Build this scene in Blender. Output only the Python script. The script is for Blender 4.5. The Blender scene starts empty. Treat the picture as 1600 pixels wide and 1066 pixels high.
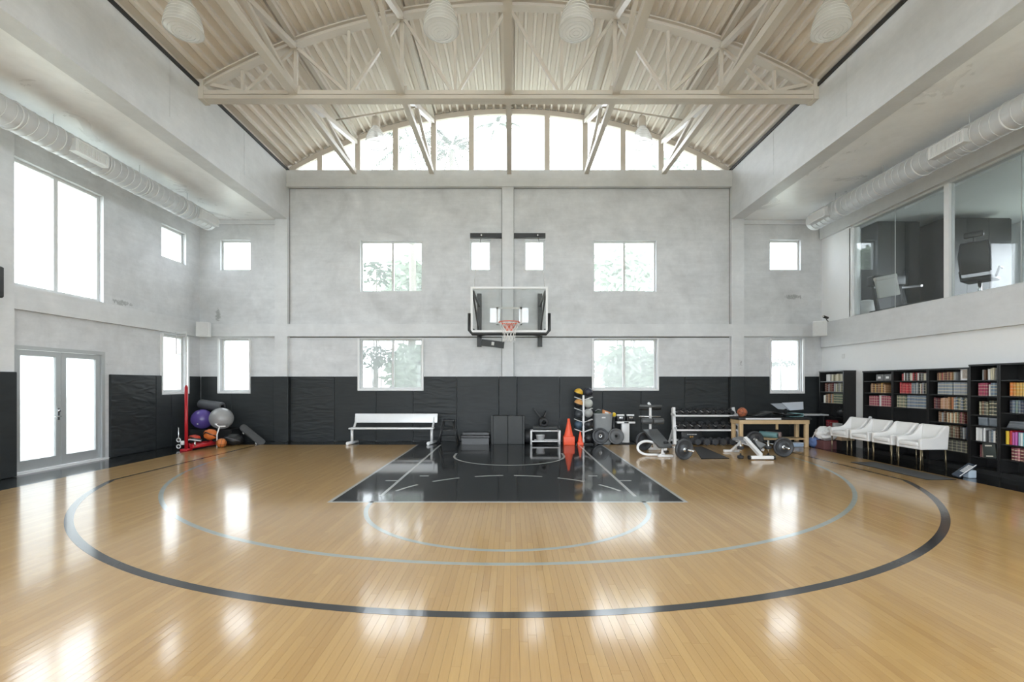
import bpy, bmesh, math, random
from mathutils import Vector, Matrix

# ------------------------------------------------------------------ camera, world, exposure
scene = bpy.context.scene
COL = scene.collection
random.seed(7)

CAM_H = 1.64          # eye height
FPX = 720.0           # focal length in pixels of the 1600 px wide frame
cam_data = bpy.data.cameras.new('camera')
cam_data.sensor_width = 36.0
cam_data.lens = 36.0 * FPX / 1600.0
cam_data.shift_x = 0.0006
cam_data.shift_y = 67.0 / 1600.0
cam_data.clip_end = 300
cam = bpy.data.objects.new('camera', cam_data)
cam.location = (0, 0, CAM_H)
cam.rotation_euler = (math.radians(90), 0, 0)
COL.objects.link(cam)
scene.camera = cam

world = bpy.data.worlds.new('overcast_sky')
scene.world = world
world.use_nodes = True
wn = world.node_tree
wn.nodes['Background'].inputs['Color'].default_value = (0.875, 0.925, 1.0, 1)
wn.nodes['Background'].inputs['Strength'].default_value = 6.5

vs = scene.view_settings
vs.view_transform = 'Standard'
vs.look = 'None'
vs.exposure = 1.1
vs.gamma = 1.0
vs.use_curve_mapping = False
scene.cycles.max_bounces = 10
scene.cycles.diffuse_bounces = 6
scene.cycles.glossy_bounces = 4
scene.cycles.transparent_max_bounces = 24
scene.cycles.sample_clamp_indirect = 12.0
scene.cycles.caustics_reflective = False
scene.cycles.caustics_refractive = False


def portal(loc, rot, sx, sy):
    """daylight opening: guides sky light through a window, adds no light of its own"""
    d = bpy.data.lights.new('daylight_opening', 'AREA')
    d.shape = 'RECTANGLE'
    d.size = sx
    d.size_y = sy
    d.cycles.is_portal = True
    o = bpy.data.objects.new('daylight_opening', d)
    o.location = loc
    o.rotation_euler = rot
    COL.objects.link(o)


# room measures (metres)
XC = -0.06            # court / roof centre line
XL, XR = -8.92, 8.90  # side walls
YB, YF = 13.20, -2.80  # wall with the hoop, wall behind the camera
BEAM = 6.32           # half width between the roof beams
ZS = 6.32             # underside of the side slabs
ZT = 7.70             # top of the beams, sill of the arched window
ARC_TOP = 9.55
ARC_R = ((BEAM + .05) ** 2 + (ARC_TOP - 7.82) ** 2) / (2 * (ARC_TOP - 7.82))
ARC_ZC = ARC_TOP - ARC_R
H90 = math.pi / 2

portal((XC, YB + .3, 8.55), (-H90, 0, 0), 12.6, 1.75)
portal((0, YB + .3, 5.05), (-H90, 0, 0), 17.0, 1.75)
portal((0, YB + .3, 2.2), (-H90, 0, 0), 17.0, 1.7)
portal((XC, YF - .3, 8.55), (H90, 0, 0), 12.6, 1.75)
portal((0, YF - .3, 5.05), (H90, 0, 0), 17.0, 1.75)
portal((0, YF - .3, 1.5), (H90, 0, 0), 12.4, 2.8)
portal((XL - .3, 5.1, 4.6), (0, -H90, 0), 2.5, 15.4)
portal((XL - .3, 5.1, 1.3), (0, -H90, 0), 2.8, 15.4)
portal((14.9, 9.5, 4.6), (0, H90, 0), 2.2, 7.0)


def arc_z(x):
    return ARC_ZC + math.sqrt(max(0.0, ARC_R ** 2 - (x - XC) ** 2))


def wx(px, Y):
    return (px - 799.0) * Y / FPX


def wz(py, Y):
    return CAM_H + (600.0 - py) * Y / FPX


# ------------------------------------------------------------------ helpers
class MB:
    """collects shapes and links them as one mesh object"""

    def __init__(self):
        self.v, self.f, self.sm, self.mi = [], [], [], []
        self.cur = 0

    def add(self, verts, faces, smooth=False):
        b = len(self.v)
        self.v.extend([tuple(p) for p in verts])
        for q in faces:
            self.f.append([b + i for i in q])
            self.sm.append(smooth)
            self.mi.append(self.cur)
        return self

    def box(self, x0, x1, y0, y1, z0, z1, M=None):
        P = [(x0, y0, z0), (x1, y0, z0), (x1, y1, z0), (x0, y1, z0), (x0, y0, z1), (x1, y0, z1), (x1, y1, z1), (x0, y1, z1)]
        if M is not None:
            P = [M @ Vector(p) for p in P]
        return self.add(P, [(0, 3, 2, 1), (4, 5, 6, 7), (0, 1, 5, 4), (1, 2, 6, 5), (2, 3, 7, 6), (3, 0, 4, 7)])

    def rbox(self, x0, x1, y0, y1, z0, z1, r=.02, M=None, n=3):
        """box with rounded edges (superellipsoid-like rounding by corner spheres)"""
        r = min(r, (x1 - x0) / 2.01, (y1 - y0) / 2.01, (z1 - z0) / 2.01)
        bm = bmesh.new()
        bmesh.ops.create_cube(bm, size=1)
        for v in bm.verts:
            v.co = Vector((x0 if v.co.x < 0 else x1, y0 if v.co.y < 0 else y1, z0 if v.co.z < 0 else z1))
        bmesh.ops.bevel(bm, geom=bm.edges[:], offset=r, segments=n, profile=.5, affect='EDGES')
        bm.verts.index_update()
        P = [v.co.copy() for v in bm.verts]
        if M is not None:
            P = [M @ p for p in P]
        F = [[v.index for v in f.verts] for f in bm.faces]
        bm.free()
        return self.add(P, F, True)

    def bar(self, p0, p1, w, h, up=(0, 0, 1)):
        p0, p1 = Vector(p0), Vector(p1)
        d = (p1 - p0)
        L = d.length
        d.normalize()
        u = Vector(up)
        s = d.cross(u)
        if s.length < 1e-4:
            s = d.cross(Vector((0, 1, 0)))
        s.normalize()
        t = s.cross(d)
        M = Matrix(((s.x, d.x, t.x, p0.x), (s.y, d.y, t.y, p0.y), (s.z, d.z, t.z, p0.z), (0, 0, 0, 1)))
        return self.box(-w / 2, w / 2, 0, L, -h / 2, h / 2, M)

    def tube(self, pts, r, n=10, closed=False):
        pts = [Vector(p) for p in pts]
        m = len(pts)
        rr = r if isinstance(r, (list, tuple)) else [r] * m
        prev = None
        V = []
        for i, p in enumerate(pts):
            if closed:
                d = pts[(i + 1) % m] - pts[i - 1]
            else:
                d = pts[min(i + 1, m - 1)] - pts[max(i - 1, 0)]
            d.normalize()
            if prev is None:
                a = Vector((0, 0, 1)) if abs(d.z) < .9 else Vector((1, 0, 0))
                s = d.cross(a).normalized()
            else:
                s = (prev - d * prev.dot(d)).normalized()
            prev = s
            t = d.cross(s)
            for k in range(n):
                a = 2 * math.pi * k / n
                V.append(p + (s * math.cos(a) + t * math.sin(a)) * rr[i])
        F = []
        for i in range(m if closed else m - 1):
            j = (i + 1) % m
            for k in range(n):
                l = (k + 1) % n
                F.append((i * n + k, i * n + l, j * n + l, j * n + k))
        self.add(V, F, True)
        if not closed:
            b = len(self.v) - len(V)
            self.f.append([b + k for k in range(n)][::-1]); self.sm.append(False); self.mi.append(self.cur)
            self.f.append([b + (m - 1) * n + k for k in range(n)]); self.sm.append(False); self.mi.append(self.cur)
        return self

    def lathe(self, prof, n=24, M=None, smooth=True):
        """prof: list of (radius, z) about the z axis"""
        V, F = [], []
        m = len(prof)
        for (r, z) in prof:
            r = max(r, 1e-4)
            for k in range(n):
                a = 2 * math.pi * k / n
                V.append(Vector((r * math.cos(a), r * math.sin(a), z)))
        for i in range(m - 1):
            for k in range(n):
                l = (k + 1) % n
                F.append((i * n + k, i * n + l, (i + 1) * n + l, (i + 1) * n + k))
        if M is not None:
            V = [M @ p for p in V]
        return self.add(V, F, smooth)

    def ball(self, c, r, n=24, m=14, sq=(1, 1, 1)):
        prof = [(r * math.sin(math.pi * i / m), -r * math.cos(math.pi * i / m)) for i in range(m + 1)]
        M = Matrix.Translation(c) @ Matrix.Diagonal((sq[0], sq[1], sq[2], 1))
        return self.lathe(prof, n, M)

    def prism(self, poly, y0, y1, fn=None, smooth=False):
        """poly in (a,b), extruded from y0 to y1; fn maps (a,b,y) to a point"""
        fn = fn or (lambda a, b, y: (a, y, b))
        n = len(poly)
        V = [fn(a, b, y0) for a, b in poly] + [fn(a, b, y1) for a, b in poly]
        F = [list(range(n))[::-1], list(range(n, 2 * n))]
        for i in range(n):
            j = (i + 1) % n
            F.append((i, j, n + j, n + i))
        return self.add(V, F, smooth)

    def build(self, name, mat, parent=None, sharp=None):
        me = bpy.data.meshes.new(name)
        me.from_pydata(self.v, [], self.f)
        me.polygons.foreach_set('use_smooth', self.sm)
        mats = mat if isinstance(mat, (list, tuple)) else [mat]
        for m in mats:
            me.materials.append(m)
        if len(mats) > 1:
            me.polygons.foreach_set('material_index', self.mi)
        bm = bmesh.new()
        bm.from_mesh(me)
        bmesh.ops.recalc_face_normals(bm, faces=bm.faces[:])
        bm.to_mesh(me)
        bm.free()
        if sharp:
            try:
                me.set_sharp_from_angle(angle=math.radians(sharp))
            except Exception:
                pass
        o = bpy.data.objects.new(name, me)
        COL.objects.link(o)
        if parent is not None:
            o.parent = parent
        return o


def tag(o, label=None, cat=None, group=None, kind=None):
    if label:
        o['label'] = label
    if cat:
        o['category'] = cat
    if group:
        o['group'] = group
    if kind:
        o['kind'] = kind
    return o


def empty(name, loc=(0, 0, 0), rz=0.0):
    o = bpy.data.objects.new(name, None)
    o.empty_display_size = .1
    o.location = loc
    o.rotation_euler = (0, 0, rz)
    COL.objects.link(o)
    return o


def thing(name, label, cat, loc=(0, 0, 0), rz=0.0, group=None):
    return tag(empty(name, loc, rz), label, cat, group)


def structure(name, label=None, loc=(0, 0, 0)):
    return tag(empty(name, loc), label, None, None, 'structure')


def copy_tree(o, parent=None):
    c = o.copy()
    COL.objects.link(c)
    c.parent = parent
    for ch in list(o.children):
        copy_tree(ch, c)
    return c


def Rz(a): return Matrix.Rotation(a, 4, 'Z')
def Rx(a): return Matrix.Rotation(a, 4, 'X')
def Ry(a): return Matrix.Rotation(a, 4, 'Y')
def T(x, y, z): return Matrix.Translation((x, y, z))


# ------------------------------------------------------------------ materials
def new_mat(name):
    m = bpy.data.materials.new(name)
    m.use_nodes = True
    nt = m.node_tree
    b = nt.nodes['Principled BSDF']
    return m, nt, b


def N(nt, t, **kw):
    n = nt.nodes.new(t)
    for k, v in kw.items():
        setattr(n, k, v)
    return n


def plain(name, col, rough=.5, metal=0.0, vary=.06, scale=12.0, bump=0.0, spec=.5, coat=0.0):
    """principled colour with a faint procedural unevenness"""
    m, nt, b = new_mat(name)
    tc = N(nt, 'ShaderNodeTexCoord')
    no = N(nt, 'ShaderNodeTexNoise')
    no.inputs['Scale'].default_value = scale
    no.inputs['Detail'].default_value = 3
    nt.links.new(tc.outputs['Object'], no.inputs['Vector'])
    mr = N(nt, 'ShaderNodeMapRange')
    mr.inputs['To Min'].default_value = 1 - vary
    mr.inputs['To Max'].default_value = 1 + vary
    nt.links.new(no.outputs['Fac'], mr.inputs['Value'])
    mx = N(nt, 'ShaderNodeMix', data_type='RGBA', blend_type='MULTIPLY')
    mx.inputs['Factor'].default_value = 1
    mx.inputs['A'].default_value = (*col, 1)
    nt.links.new(mr.outputs['Result'], mx.inputs['B'])
    nt.links.new(mx.outputs['Result'], b.inputs['Base Color'])
    b.inputs['Roughness'].default_value = rough
    b.inputs['Metallic'].default_value = metal
    b.inputs['Specular IOR Level'].default_value = spec
    b.inputs['Coat Weight'].default_value = coat
    if bump:
        bp = N(nt, 'ShaderNodeBump')
        bp.inputs['Strength'].default_value = bump
        bp.inputs['Distance'].default_value = .01
        nt.links.new(no.outputs['Fac'], bp.inputs['Height'])
        nt.links.new(bp.outputs['Normal'], b.inputs['Normal'])
    return m


def concrete(name, base=(.64, .65, .665), rough=.5, contrast=.16, bump=.18):
    m, nt, b = new_mat(name)
    geo = N(nt, 'ShaderNodeNewGeometry')

    def noise(scale, detail, vec=None, dist=0.0, rough_=.6):
        n = N(nt, 'ShaderNodeTexNoise')
        n.inputs['Scale'].default_value = scale
        n.inputs['Detail'].default_value = detail
        n.inputs['Roughness'].default_value = rough_
        n.inputs['Distortion'].default_value = dist
        nt.links.new(vec or geo.outputs['Position'], n.inputs['Vector'])
        return n
    big = noise(.9, 7, dist=.9)
    mid = noise(2.6, 8, dist=.3, rough_=.7)
    mp = N(nt, 'ShaderNodeMapping')
    mp.inputs['Scale'].default_value = (1.2, 1.2, 9.0)
    nt.links.new(geo.outputs['Position'], mp.inputs['Vector'])
    streak = noise(1.3, 6, mp.outputs['Vector'], .4)
    pit = noise(5.0, 9, dist=1.2, rough_=.75)

    def rng(src, a, c, lo, hi):
        r = N(nt, 'ShaderNodeMapRange')
        r.inputs['From Min'].default_value = a
        r.inputs['From Max'].default_value = c
        r.inputs['To Min'].default_value = lo
        r.inputs['To Max'].default_value = hi
        nt.links.new(src, r.inputs['Value'])
        return r.outputs['Result']

    def mul(a, c):
        n = N(nt, 'ShaderNodeMath', operation='MULTIPLY')
        nt.links.new(a, n.inputs[0])
        nt.links.new(c, n.inputs[1])
        return n.outputs[0]
    f = mul(rng(big.outputs['Fac'], .3, .7, 1 - contrast * .8, 1 + contrast * .6), rng(mid.outputs['Fac'], .3, .7, 1 - contrast * .55, 1 + contrast * .5))
    f = mul(f, rng(streak.outputs['Fac'], .3, .7, 1 - contrast * .3, 1 + contrast * .25))
    f = mul(f, rng(pit.outputs['Fac'], .64, .72, 1.0, .84 if bump > .1 else .97))
    # old water stains with ragged outlines
    for (c, r) in (((-8.41, YB, 3.62), (.20, .4, .42)), ((8.08, YB, 4.13), (.62, .4, .17)), ((XL, 10.55, 3.50), (.4, .62, .15)), ((6.5, YB, 2.2), (.3, .3, .5))):
        sv = N(nt, 'ShaderNodeVectorMath', operation='SUBTRACT')
        nt.links.new(geo.outputs['Position'], sv.inputs[0])
        sv.inputs[1].default_value = c
        dv_ = N(nt, 'ShaderNodeVectorMath', operation='DIVIDE')
        nt.links.new(sv.outputs[0], dv_.inputs[0])
        dv_.inputs[1].default_value = r
        ln = N(nt, 'ShaderNodeVectorMath', operation='LENGTH')
        nt.links.new(dv_.outputs[0], ln.inputs[0])
        near = rng(ln.outputs['Value'], .2, 1.0, 1.0, 0.0)
        speck = noise(9.0, 6, dist=1.5, rough_=.7)
        hit = rng(mul(near, speck.outputs['Fac']), .36, .46, 1.0, .58)
        f = mul(f, hit)
    mx = N(nt, 'ShaderNodeMix', data_type='RGBA', blend_type='MULTIPLY')
    mx.inputs['Factor'].default_value = 1
    mx.inputs['A'].default_value = (*base, 1)
    nt.links.new(f, mx.inputs['B'])
    nt.links.new(mx.outputs['Result'], b.inputs['Base Color'])
    nt.links.new(rng(big.outputs['Fac'], .3, .7, rough - .06, rough + .10), b.inputs['Roughness'])
    bp = N(nt, 'ShaderNodeBump')
    bp.inputs['Strength'].default_value = bump
    bp.inputs['Distance'].default_value = .02
    nt.links.new(mid.outputs['Fac'], bp.inputs['Height'])
    nt.links.new(bp.outputs['Normal'], b.inputs['Normal'])
    return m


def floor_bump(nt, b, strength=.035):
    geo = N(nt, 'ShaderNodeNewGeometry')
    mp = N(nt, 'ShaderNodeMapping')
    mp.inputs['Scale'].default_value = (9.0, 1.2, 1.0)
    nt.links.new(geo.outputs['Position'], mp.inputs['Vector'])
    n = N(nt, 'ShaderNodeTexNoise')
    n.inputs['Scale'].default_value = 1.6
    n.inputs['Detail'].default_value = 3
    nt.links.new(mp.outputs['Vector'], n.inputs['Vector'])
    bp = N(nt, 'ShaderNodeBump')
    bp.inputs['Strength'].default_value = strength
    bp.inputs['Distance'].default_value = .02
    nt.links.new(n.outputs['Fac'], bp.inputs['Height'])
    nt.links.new(bp.outputs['Normal'], b.inputs['Normal'])
    nt.links.new(bp.outputs['Normal'], b.inputs['Coat Normal'])


def maple():
    m, nt, b = new_mat('maple_boards')
    geo = N(nt, 'ShaderNodeNewGeometry')
    at = N(nt, 'ShaderNodeAttribute', attribute_name='tone')
    mp = N(nt, 'ShaderNodeMapping')
    mp.inputs['Scale'].default_value = (26.0, 1.4, 1.0)
    nt.links.new(geo.outputs['Position'], mp.inputs['Vector'])
    ad = N(nt, 'ShaderNodeVectorMath', operation='MULTIPLY_ADD')
    nt.links.new(at.outputs['Fac'], ad.inputs[0])
    ad.inputs[1].default_value = (37.0, 53.0, 11.0)
    nt.links.new(mp.outputs['Vector'], ad.inputs[2])
    g = N(nt, 'ShaderNodeTexNoise')
    g.inputs['Scale'].default_value = 2.2
    g.inputs['Detail'].default_value = 6
    g.inputs['Distortion'].default_value = .8
    nt.links.new(ad.outputs['Vector'], g.inputs['Vector'])
    r1 = N(nt, 'ShaderNodeValToRGB')
    e = r1.color_ramp.elements
    e[0].position, e[0].color = 0.0, (.335, .192, .066, 1)
    e[1].position, e[1].color = 1.0, (.475, .305, .118, 1)
    k = r1.color_ramp.elements.new(.5)
    k.color = (.405, .248, .092, 1)
    mixv = N(nt, 'ShaderNodeMath', operation='MULTIPLY_ADD')
    nt.links.new(g.outputs['Fac'], mixv.inputs[0])
    mixv.inputs[1].default_value = .55
    off = N(nt, 'ShaderNodeMath', operation='MULTIPLY_ADD')
    nt.links.new(at.outputs['Fac'], off.inputs[0])
    off.inputs[1].default_value = .62
    off.inputs[2].default_value = -.08
    nt.links.new(off.outputs[0], mixv.inputs[2])
    nt.links.new(mixv.outputs[0], r1.inputs['Fac'])
    nt.links.new(r1.outputs['Color'], b.inputs['Base Color'])
    b.inputs['Roughness'].default_value = .4
    b.inputs['Specular IOR Level'].default_value = .12
    b.inputs['Coat Weight'].default_value = 1.0
    b.inputs['Coat Roughness'].default_value = .125
    b.inputs['Coat IOR'].default_value = 1.42
    floor_bump(nt, b)
    return m


def floor_paint(name, col, rough=.10):
    m, nt, b = new_mat(name)
    geo = N(nt, 'ShaderNodeNewGeometry')
    no = N(nt, 'ShaderNodeTexNoise')
    no.inputs['Scale'].default_value = 7
    no.inputs['Detail'].default_value = 4
    nt.links.new(geo.outputs['Position'], no.inputs['Vector'])
    mx = N(nt, 'ShaderNodeMix', data_type='RGBA')
    mx.inputs['A'].default_value = (*[c * .85 for c in col], 1)
    mx.inputs['B'].default_value = (*[c * 1.15 for c in col], 1)
    nt.links.new(no.outputs['Fac'], mx.inputs['Factor'])
    nt.links.new(mx.outputs['Result'], b.inputs['Base Color'])
    b.inputs['Roughness'].default_value = .4
    b.inputs['Specular IOR Level'].default_value = .08
    b.inputs['Coat Weight'].default_value = 1.0
    b.inputs['Coat Roughness'].default_value = rough
    b.inputs['Coat IOR'].default_value = 1.42
    floor_bump(nt, b, .025)
    return m


def pane_glass(name, haze=.10, tint=(.97, .99, .98), gloss=.5, scat=(.92, .95, .93)):
    """hazy window glass: mostly see-through, a little light scattered in the film"""
    m, nt, b = new_mat(name)
    nt.nodes.remove(b)
    out = nt.nodes['Material Output']
    tr = N(nt, 'ShaderNodeBsdfTransparent')
    tr.inputs['Color'].default_value = (*tint, 1)
    tl = N(nt, 'ShaderNodeBsdfTranslucent')
    tl.inputs['Color'].default_value = (*scat, 1)
    no = N(nt, 'ShaderNodeTexNoise')
    no.inputs['Scale'].default_value = 1.2
    geo = N(nt, 'ShaderNodeNewGeometry')
    nt.links.new(geo.outputs['Position'], no.inputs['Vector'])
    mr = N(nt, 'ShaderNodeMapRange')
    mr.inputs['To Min'].default_value = haze * .7
    mr.inputs['To Max'].default_value = haze * 1.3
    nt.links.new(no.outputs['Fac'], mr.inputs['Value'])
    mx = N(nt, 'ShaderNodeMixShader')
    nt.links.new(mr.outputs['Result'], mx.inputs['Fac'])
    nt.links.new(tr.outputs[0], mx.inputs[1])
    nt.links.new(tl.outputs[0], mx.inputs[2])
    gl = N(nt, 'ShaderNodeBsdfGlossy')
    gl.inputs['Roughness'].default_value = .02
    fr = N(nt, 'ShaderNodeFresnel')
    ior = N(nt, 'ShaderNodeMapRange')      # same reflection from either side of a thin sheet
    ior.inputs['To Min'].default_value = 1.5
    ior.inputs['To Max'].default_value = 1 / 1.5
    nt.links.new(geo.outputs['Backfacing'], ior.inputs['Value'])
    nt.links.new(ior.outputs['Result'], fr.inputs['IOR'])
    ml = N(nt, 'ShaderNodeMath', operation='MULTIPLY')
    nt.links.new(fr.outputs[0], ml.inputs[0])
    ml.inputs[1].default_value = gloss
    m2 = N(nt, 'ShaderNodeMixShader')
    nt.links.new(ml.outputs[0], m2.inputs['Fac'])
    nt.links.new(mx.outputs[0], m2.inputs[1])
    nt.links.new(gl.outputs[0], m2.inputs[2])
    nt.links.new(m2.outputs[0], out.inputs['Surface'])
    return m


def vinyl(name, wrinkle, col=(.025, .0285, .030)):
    m, nt, b = new_mat(name)
    tc = N(nt, 'ShaderNodeNewGeometry')
    mp = N(nt, 'ShaderNodeMapping')
    mp.inputs['Scale'].default_value = (1.1, 1.1, 4.5)
    mp.inputs['Rotation'].default_value = (0, .5 if wrinkle > .5 else .12, 0)
    nt.links.new(tc.outputs['Position'], mp.inputs['Vector'])
    no = N(nt, 'ShaderNodeTexNoise')
    no.inputs['Scale'].default_value = 1.7
    no.inputs['Detail'].default_value = .6
    no.inputs['Distortion'].default_value = 1.1
    nt.links.new(mp.outputs['Vector'], no.inputs['Vector'])
    mx = N(nt, 'ShaderNodeMix', data_type='RGBA')
    mx.inputs['A'].default_value = (*[c * .8 for c in col], 1)
    mx.inputs['B'].default_value = (*[c * 1.2 for c in col], 1)
    nt.links.new(no.outputs['Fac'], mx.inputs['Factor'])
    nt.links.new(mx.outputs['Result'], b.inputs['Base Color'])
    b.inputs['Roughness'].default_value = .47
    b.inputs['Specular IOR Level'].default_value = .27
    bp = N(nt, 'ShaderNodeBump')
    bp.inputs['Strength'].default_value = wrinkle
    bp.inputs['Distance'].default_value = .05
    nt.links.new(no.outputs['Fac'], bp.inputs['Height'])
    nt.links.new(bp.outputs['Normal'], b.inputs['Normal'])
    return m


def book_cloth():
    m, nt, b = new_mat('book_cloth')
    oi = N(nt, 'ShaderNodeObjectInfo')
    tc = N(nt, 'ShaderNodeTexCoord')
    sx = N(nt, 'ShaderNodeSeparateXYZ')
    nt.links.new(tc.outputs['Generated'], sx.inputs[0])
    wv = N(nt, 'ShaderNodeMath', operation='SINE')
    ml = N(nt, 'ShaderNodeMath', operation='MULTIPLY')
    nt.links.new(sx.outputs['Z'], ml.inputs[0])
    ml.inputs[1].default_value = 25.0
    nt.links.new(ml.outputs[0], wv.inputs[0])
    gt = N(nt, 'ShaderNodeMath', operation='GREATER_THAN')
    nt.links.new(wv.outputs[0], gt.inputs[0])
    gt.inputs[1].default_value = .82
    al = N(nt, 'ShaderNodeMath', operation='MULTIPLY')
    nt.links.new(gt.outputs[0], al.inputs[0])
    nt.links.new(oi.outputs['Alpha'], al.inputs[1])
    mx = N(nt, 'ShaderNodeMix', data_type='RGBA')
    nt.links.new(al.outputs[0], mx.inputs['Factor'])
    nt.links.new(oi.outputs['Color'], mx.inputs['A'])
    mx.inputs['B'].default_value = (.62, .55, .38, 1)
    nt.links.new(mx.outputs['Result'], b.inputs['Base Color'])
    b.inputs['Roughness'].default_value = .5
    return m


def med_ball_mat(name, ca, cb):
    m, nt, b = new_mat(name)
    tc = N(nt, 'ShaderNodeTexCoord')
    sx = N(nt, 'ShaderNodeSeparateXYZ')
    nt.links.new(tc.outputs['Generated'], sx.inputs[0])
    gt = N(nt, 'ShaderNodeMath', operation='GREATER_THAN')
    nt.links.new(sx.outputs['Z'], gt.inputs[0])
    gt.inputs[1].default_value = .48
    mx = N(nt, 'ShaderNodeMix', data_type='RGBA')
    nt.links.new(gt.outputs[0], mx.inputs['Factor'])
    mx.inputs['A'].default_value = (*cb, 1)
    mx.inputs['B'].default_value = (*ca, 1)
    nt.links.new(mx.outputs['Result'], b.inputs['Base Color'])
    b.inputs['Roughness'].default_value = .45
    return m


CONC = concrete('board_marked_concrete')
CONC_B = concrete('beam_concrete', (.68, .69, .705), .46, .10)
CONC_S = concrete('slab_concrete', (.92, .93, .94), .30, .08, .05)
WHITE_WALL = plain('white_plaster', (.86, .87, .88), .6, vary=.015)
DECK = plain('roof_deck_paint', (.73, .67, .60), .42, vary=.07, scale=1.2)
STEEL = plain('roof_steel_paint', (.63, .58, .515), .4, vary=.04, scale=3)
ALU = plain('window_aluminium', (.62, .63, .625), .4, vary=.03)
DOORALU = plain('door_aluminium', (.45, .47, .475), .38, metal=.4, vary=.03)
PANE = pane_glass('window_pane_light_film', .08, (.62, .64, .635))
PANE_OPEN = pane_glass('window_pane_clear', .05)
PANE_DOOR = pane_glass('door_pane_frosted', .15, (.09, .095, .092))
PANE_DIM = pane_glass('window_pane_frosted', .11, (.27, .28, .275))
CLEAR = pane_glass('clear_office_glass', .004, (.90, .92, .915), 1.0)
BOARDGLASS = pane_glass('backboard_glass', .01, (.93, .945, .94), 1.0)
MAPLE = maple()
BLACKPAINT = floor_paint('black_floor_paint', (.0075, .0085, .009), .07)
LINEBLACK = floor_paint('black_line_paint', (.012, .012, .013), .12)
LINEGREY = floor_paint('grey_line_paint', (.29, .32, .29), .12)
LINEPALE = floor_paint('pale_line_paint', (.42, .43, .41), .12)
PAD = vinyl('wall_pad_vinyl', .12)
PADW = vinyl('wall_pad_vinyl_wrinkled', .52)
BLACK = plain('black_plastic', (.014, .015, .016), .42)
BLACKMET = plain('black_powder_coat', (.018, .019, .02), .38)
RUBBER = plain('black_rubber', (.02, .021, .023), .6, bump=.1, scale=60)
IRON = plain('cast_iron_grey', (.055, .058, .063), .45, metal=.3)
CHROME = plain('chrome', (.72, .73, .74), .18, metal=1.0, vary=.02)
WHITEMET = plain('white_powder_coat', (.76, .765, .77), .32, vary=.02)
BENCHALU = plain('bench_aluminium', (.70, .71, .72), .35, metal=.15, vary=.03)
GALV = plain('galvanised_duct', (.70, .71, .72), .45, metal=.1, vary=.05, scale=4)
DARKWOOD = plain('black_brown_wood', (.013, .013, .013), .33, vary=.2, scale=6)
BEECH = plain('beech_wood', (.60, .43, .24), .45, vary=.12, scale=9)
WHITEVINYL = plain('white_upholstery', (.80, .795, .785), .5, vary=.02)
BRONZE = plain('bronze_leg', (.25, .205, .13), .35, metal=.8)
ORANGE = plain('orange_cone', (.85, .10, .035), .45)
RED = plain('red_steel', (.42, .012, .02), .35)
RIMRED = plain('rim_orange', (.72, .15, .08), .4)
NETWHITE = plain('net_cord', (.8, .79, .77), .7)
PAGES = plain('book_pages', (.66, .62, .52), .8)
BOOK = book_cloth()
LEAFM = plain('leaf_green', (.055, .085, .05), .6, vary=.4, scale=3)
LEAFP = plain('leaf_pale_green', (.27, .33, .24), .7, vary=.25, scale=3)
TRUNK = plain('palm_trunk', (.22, .20, .16), .8)
SPEAKERW = plain('white_speaker', (.74, .745, .745), .5, vary=.02)
RIBM = plain('acrylic_rib', (.74, .74, .72), .25, vary=.02)
BOWL = pane_glass('prismatic_acrylic', .58, (.96, .96, .95), .9, (.98, .975, .96))

# ------------------------------------------------------------------ room shell
def holed(mb, fn, u0, u1, v0, v1, holes, t):
    """wall slab with rectangular openings and their reveals; fn maps (u, v, depth)"""
    us = sorted(set([u0, u1] + [h[0] for h in holes] + [h[1] for h in holes]))
    vv = sorted(set([v0, v1] + [h[2] for h in holes] + [h[3] for h in holes]))

    def solid(i, j):
        if i < 0 or j < 0 or i >= len(us) - 1 or j >= len(vv) - 1:
            return False
        cu, cv = (us[i] + us[i + 1]) / 2, (vv[j] + vv[j + 1]) / 2
        return not any(h[0] < cu < h[1] and h[2] < cv < h[3] for h in holes)
    for i in range(len(us) - 1):
        for j in range(len(vv) - 1):
            if not solid(i, j):
                continue
            a, b, c, d = us[i], us[i + 1], vv[j], vv[j + 1]
            for dep in (0, t):
                mb.add([fn(a, c, dep), fn(b, c, dep), fn(b, d, dep), fn(a, d, dep)], [(0, 1, 2, 3)])
            for (ii, jj, p, q) in ((i - 1, j, (a, c), (a, d)), (i + 1, j, (b, c), (b, d)), (i, j - 1, (a, c), (b, c)), (i, j + 1, (a, d), (b, d))):
                if not solid(ii, jj):
                    mb.add([fn(*p, 0), fn(*q, 0), fn(*q, t), fn(*p, t)], [(0, 1, 2, 3)])
    return mb


WIN_N = [0]


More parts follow.
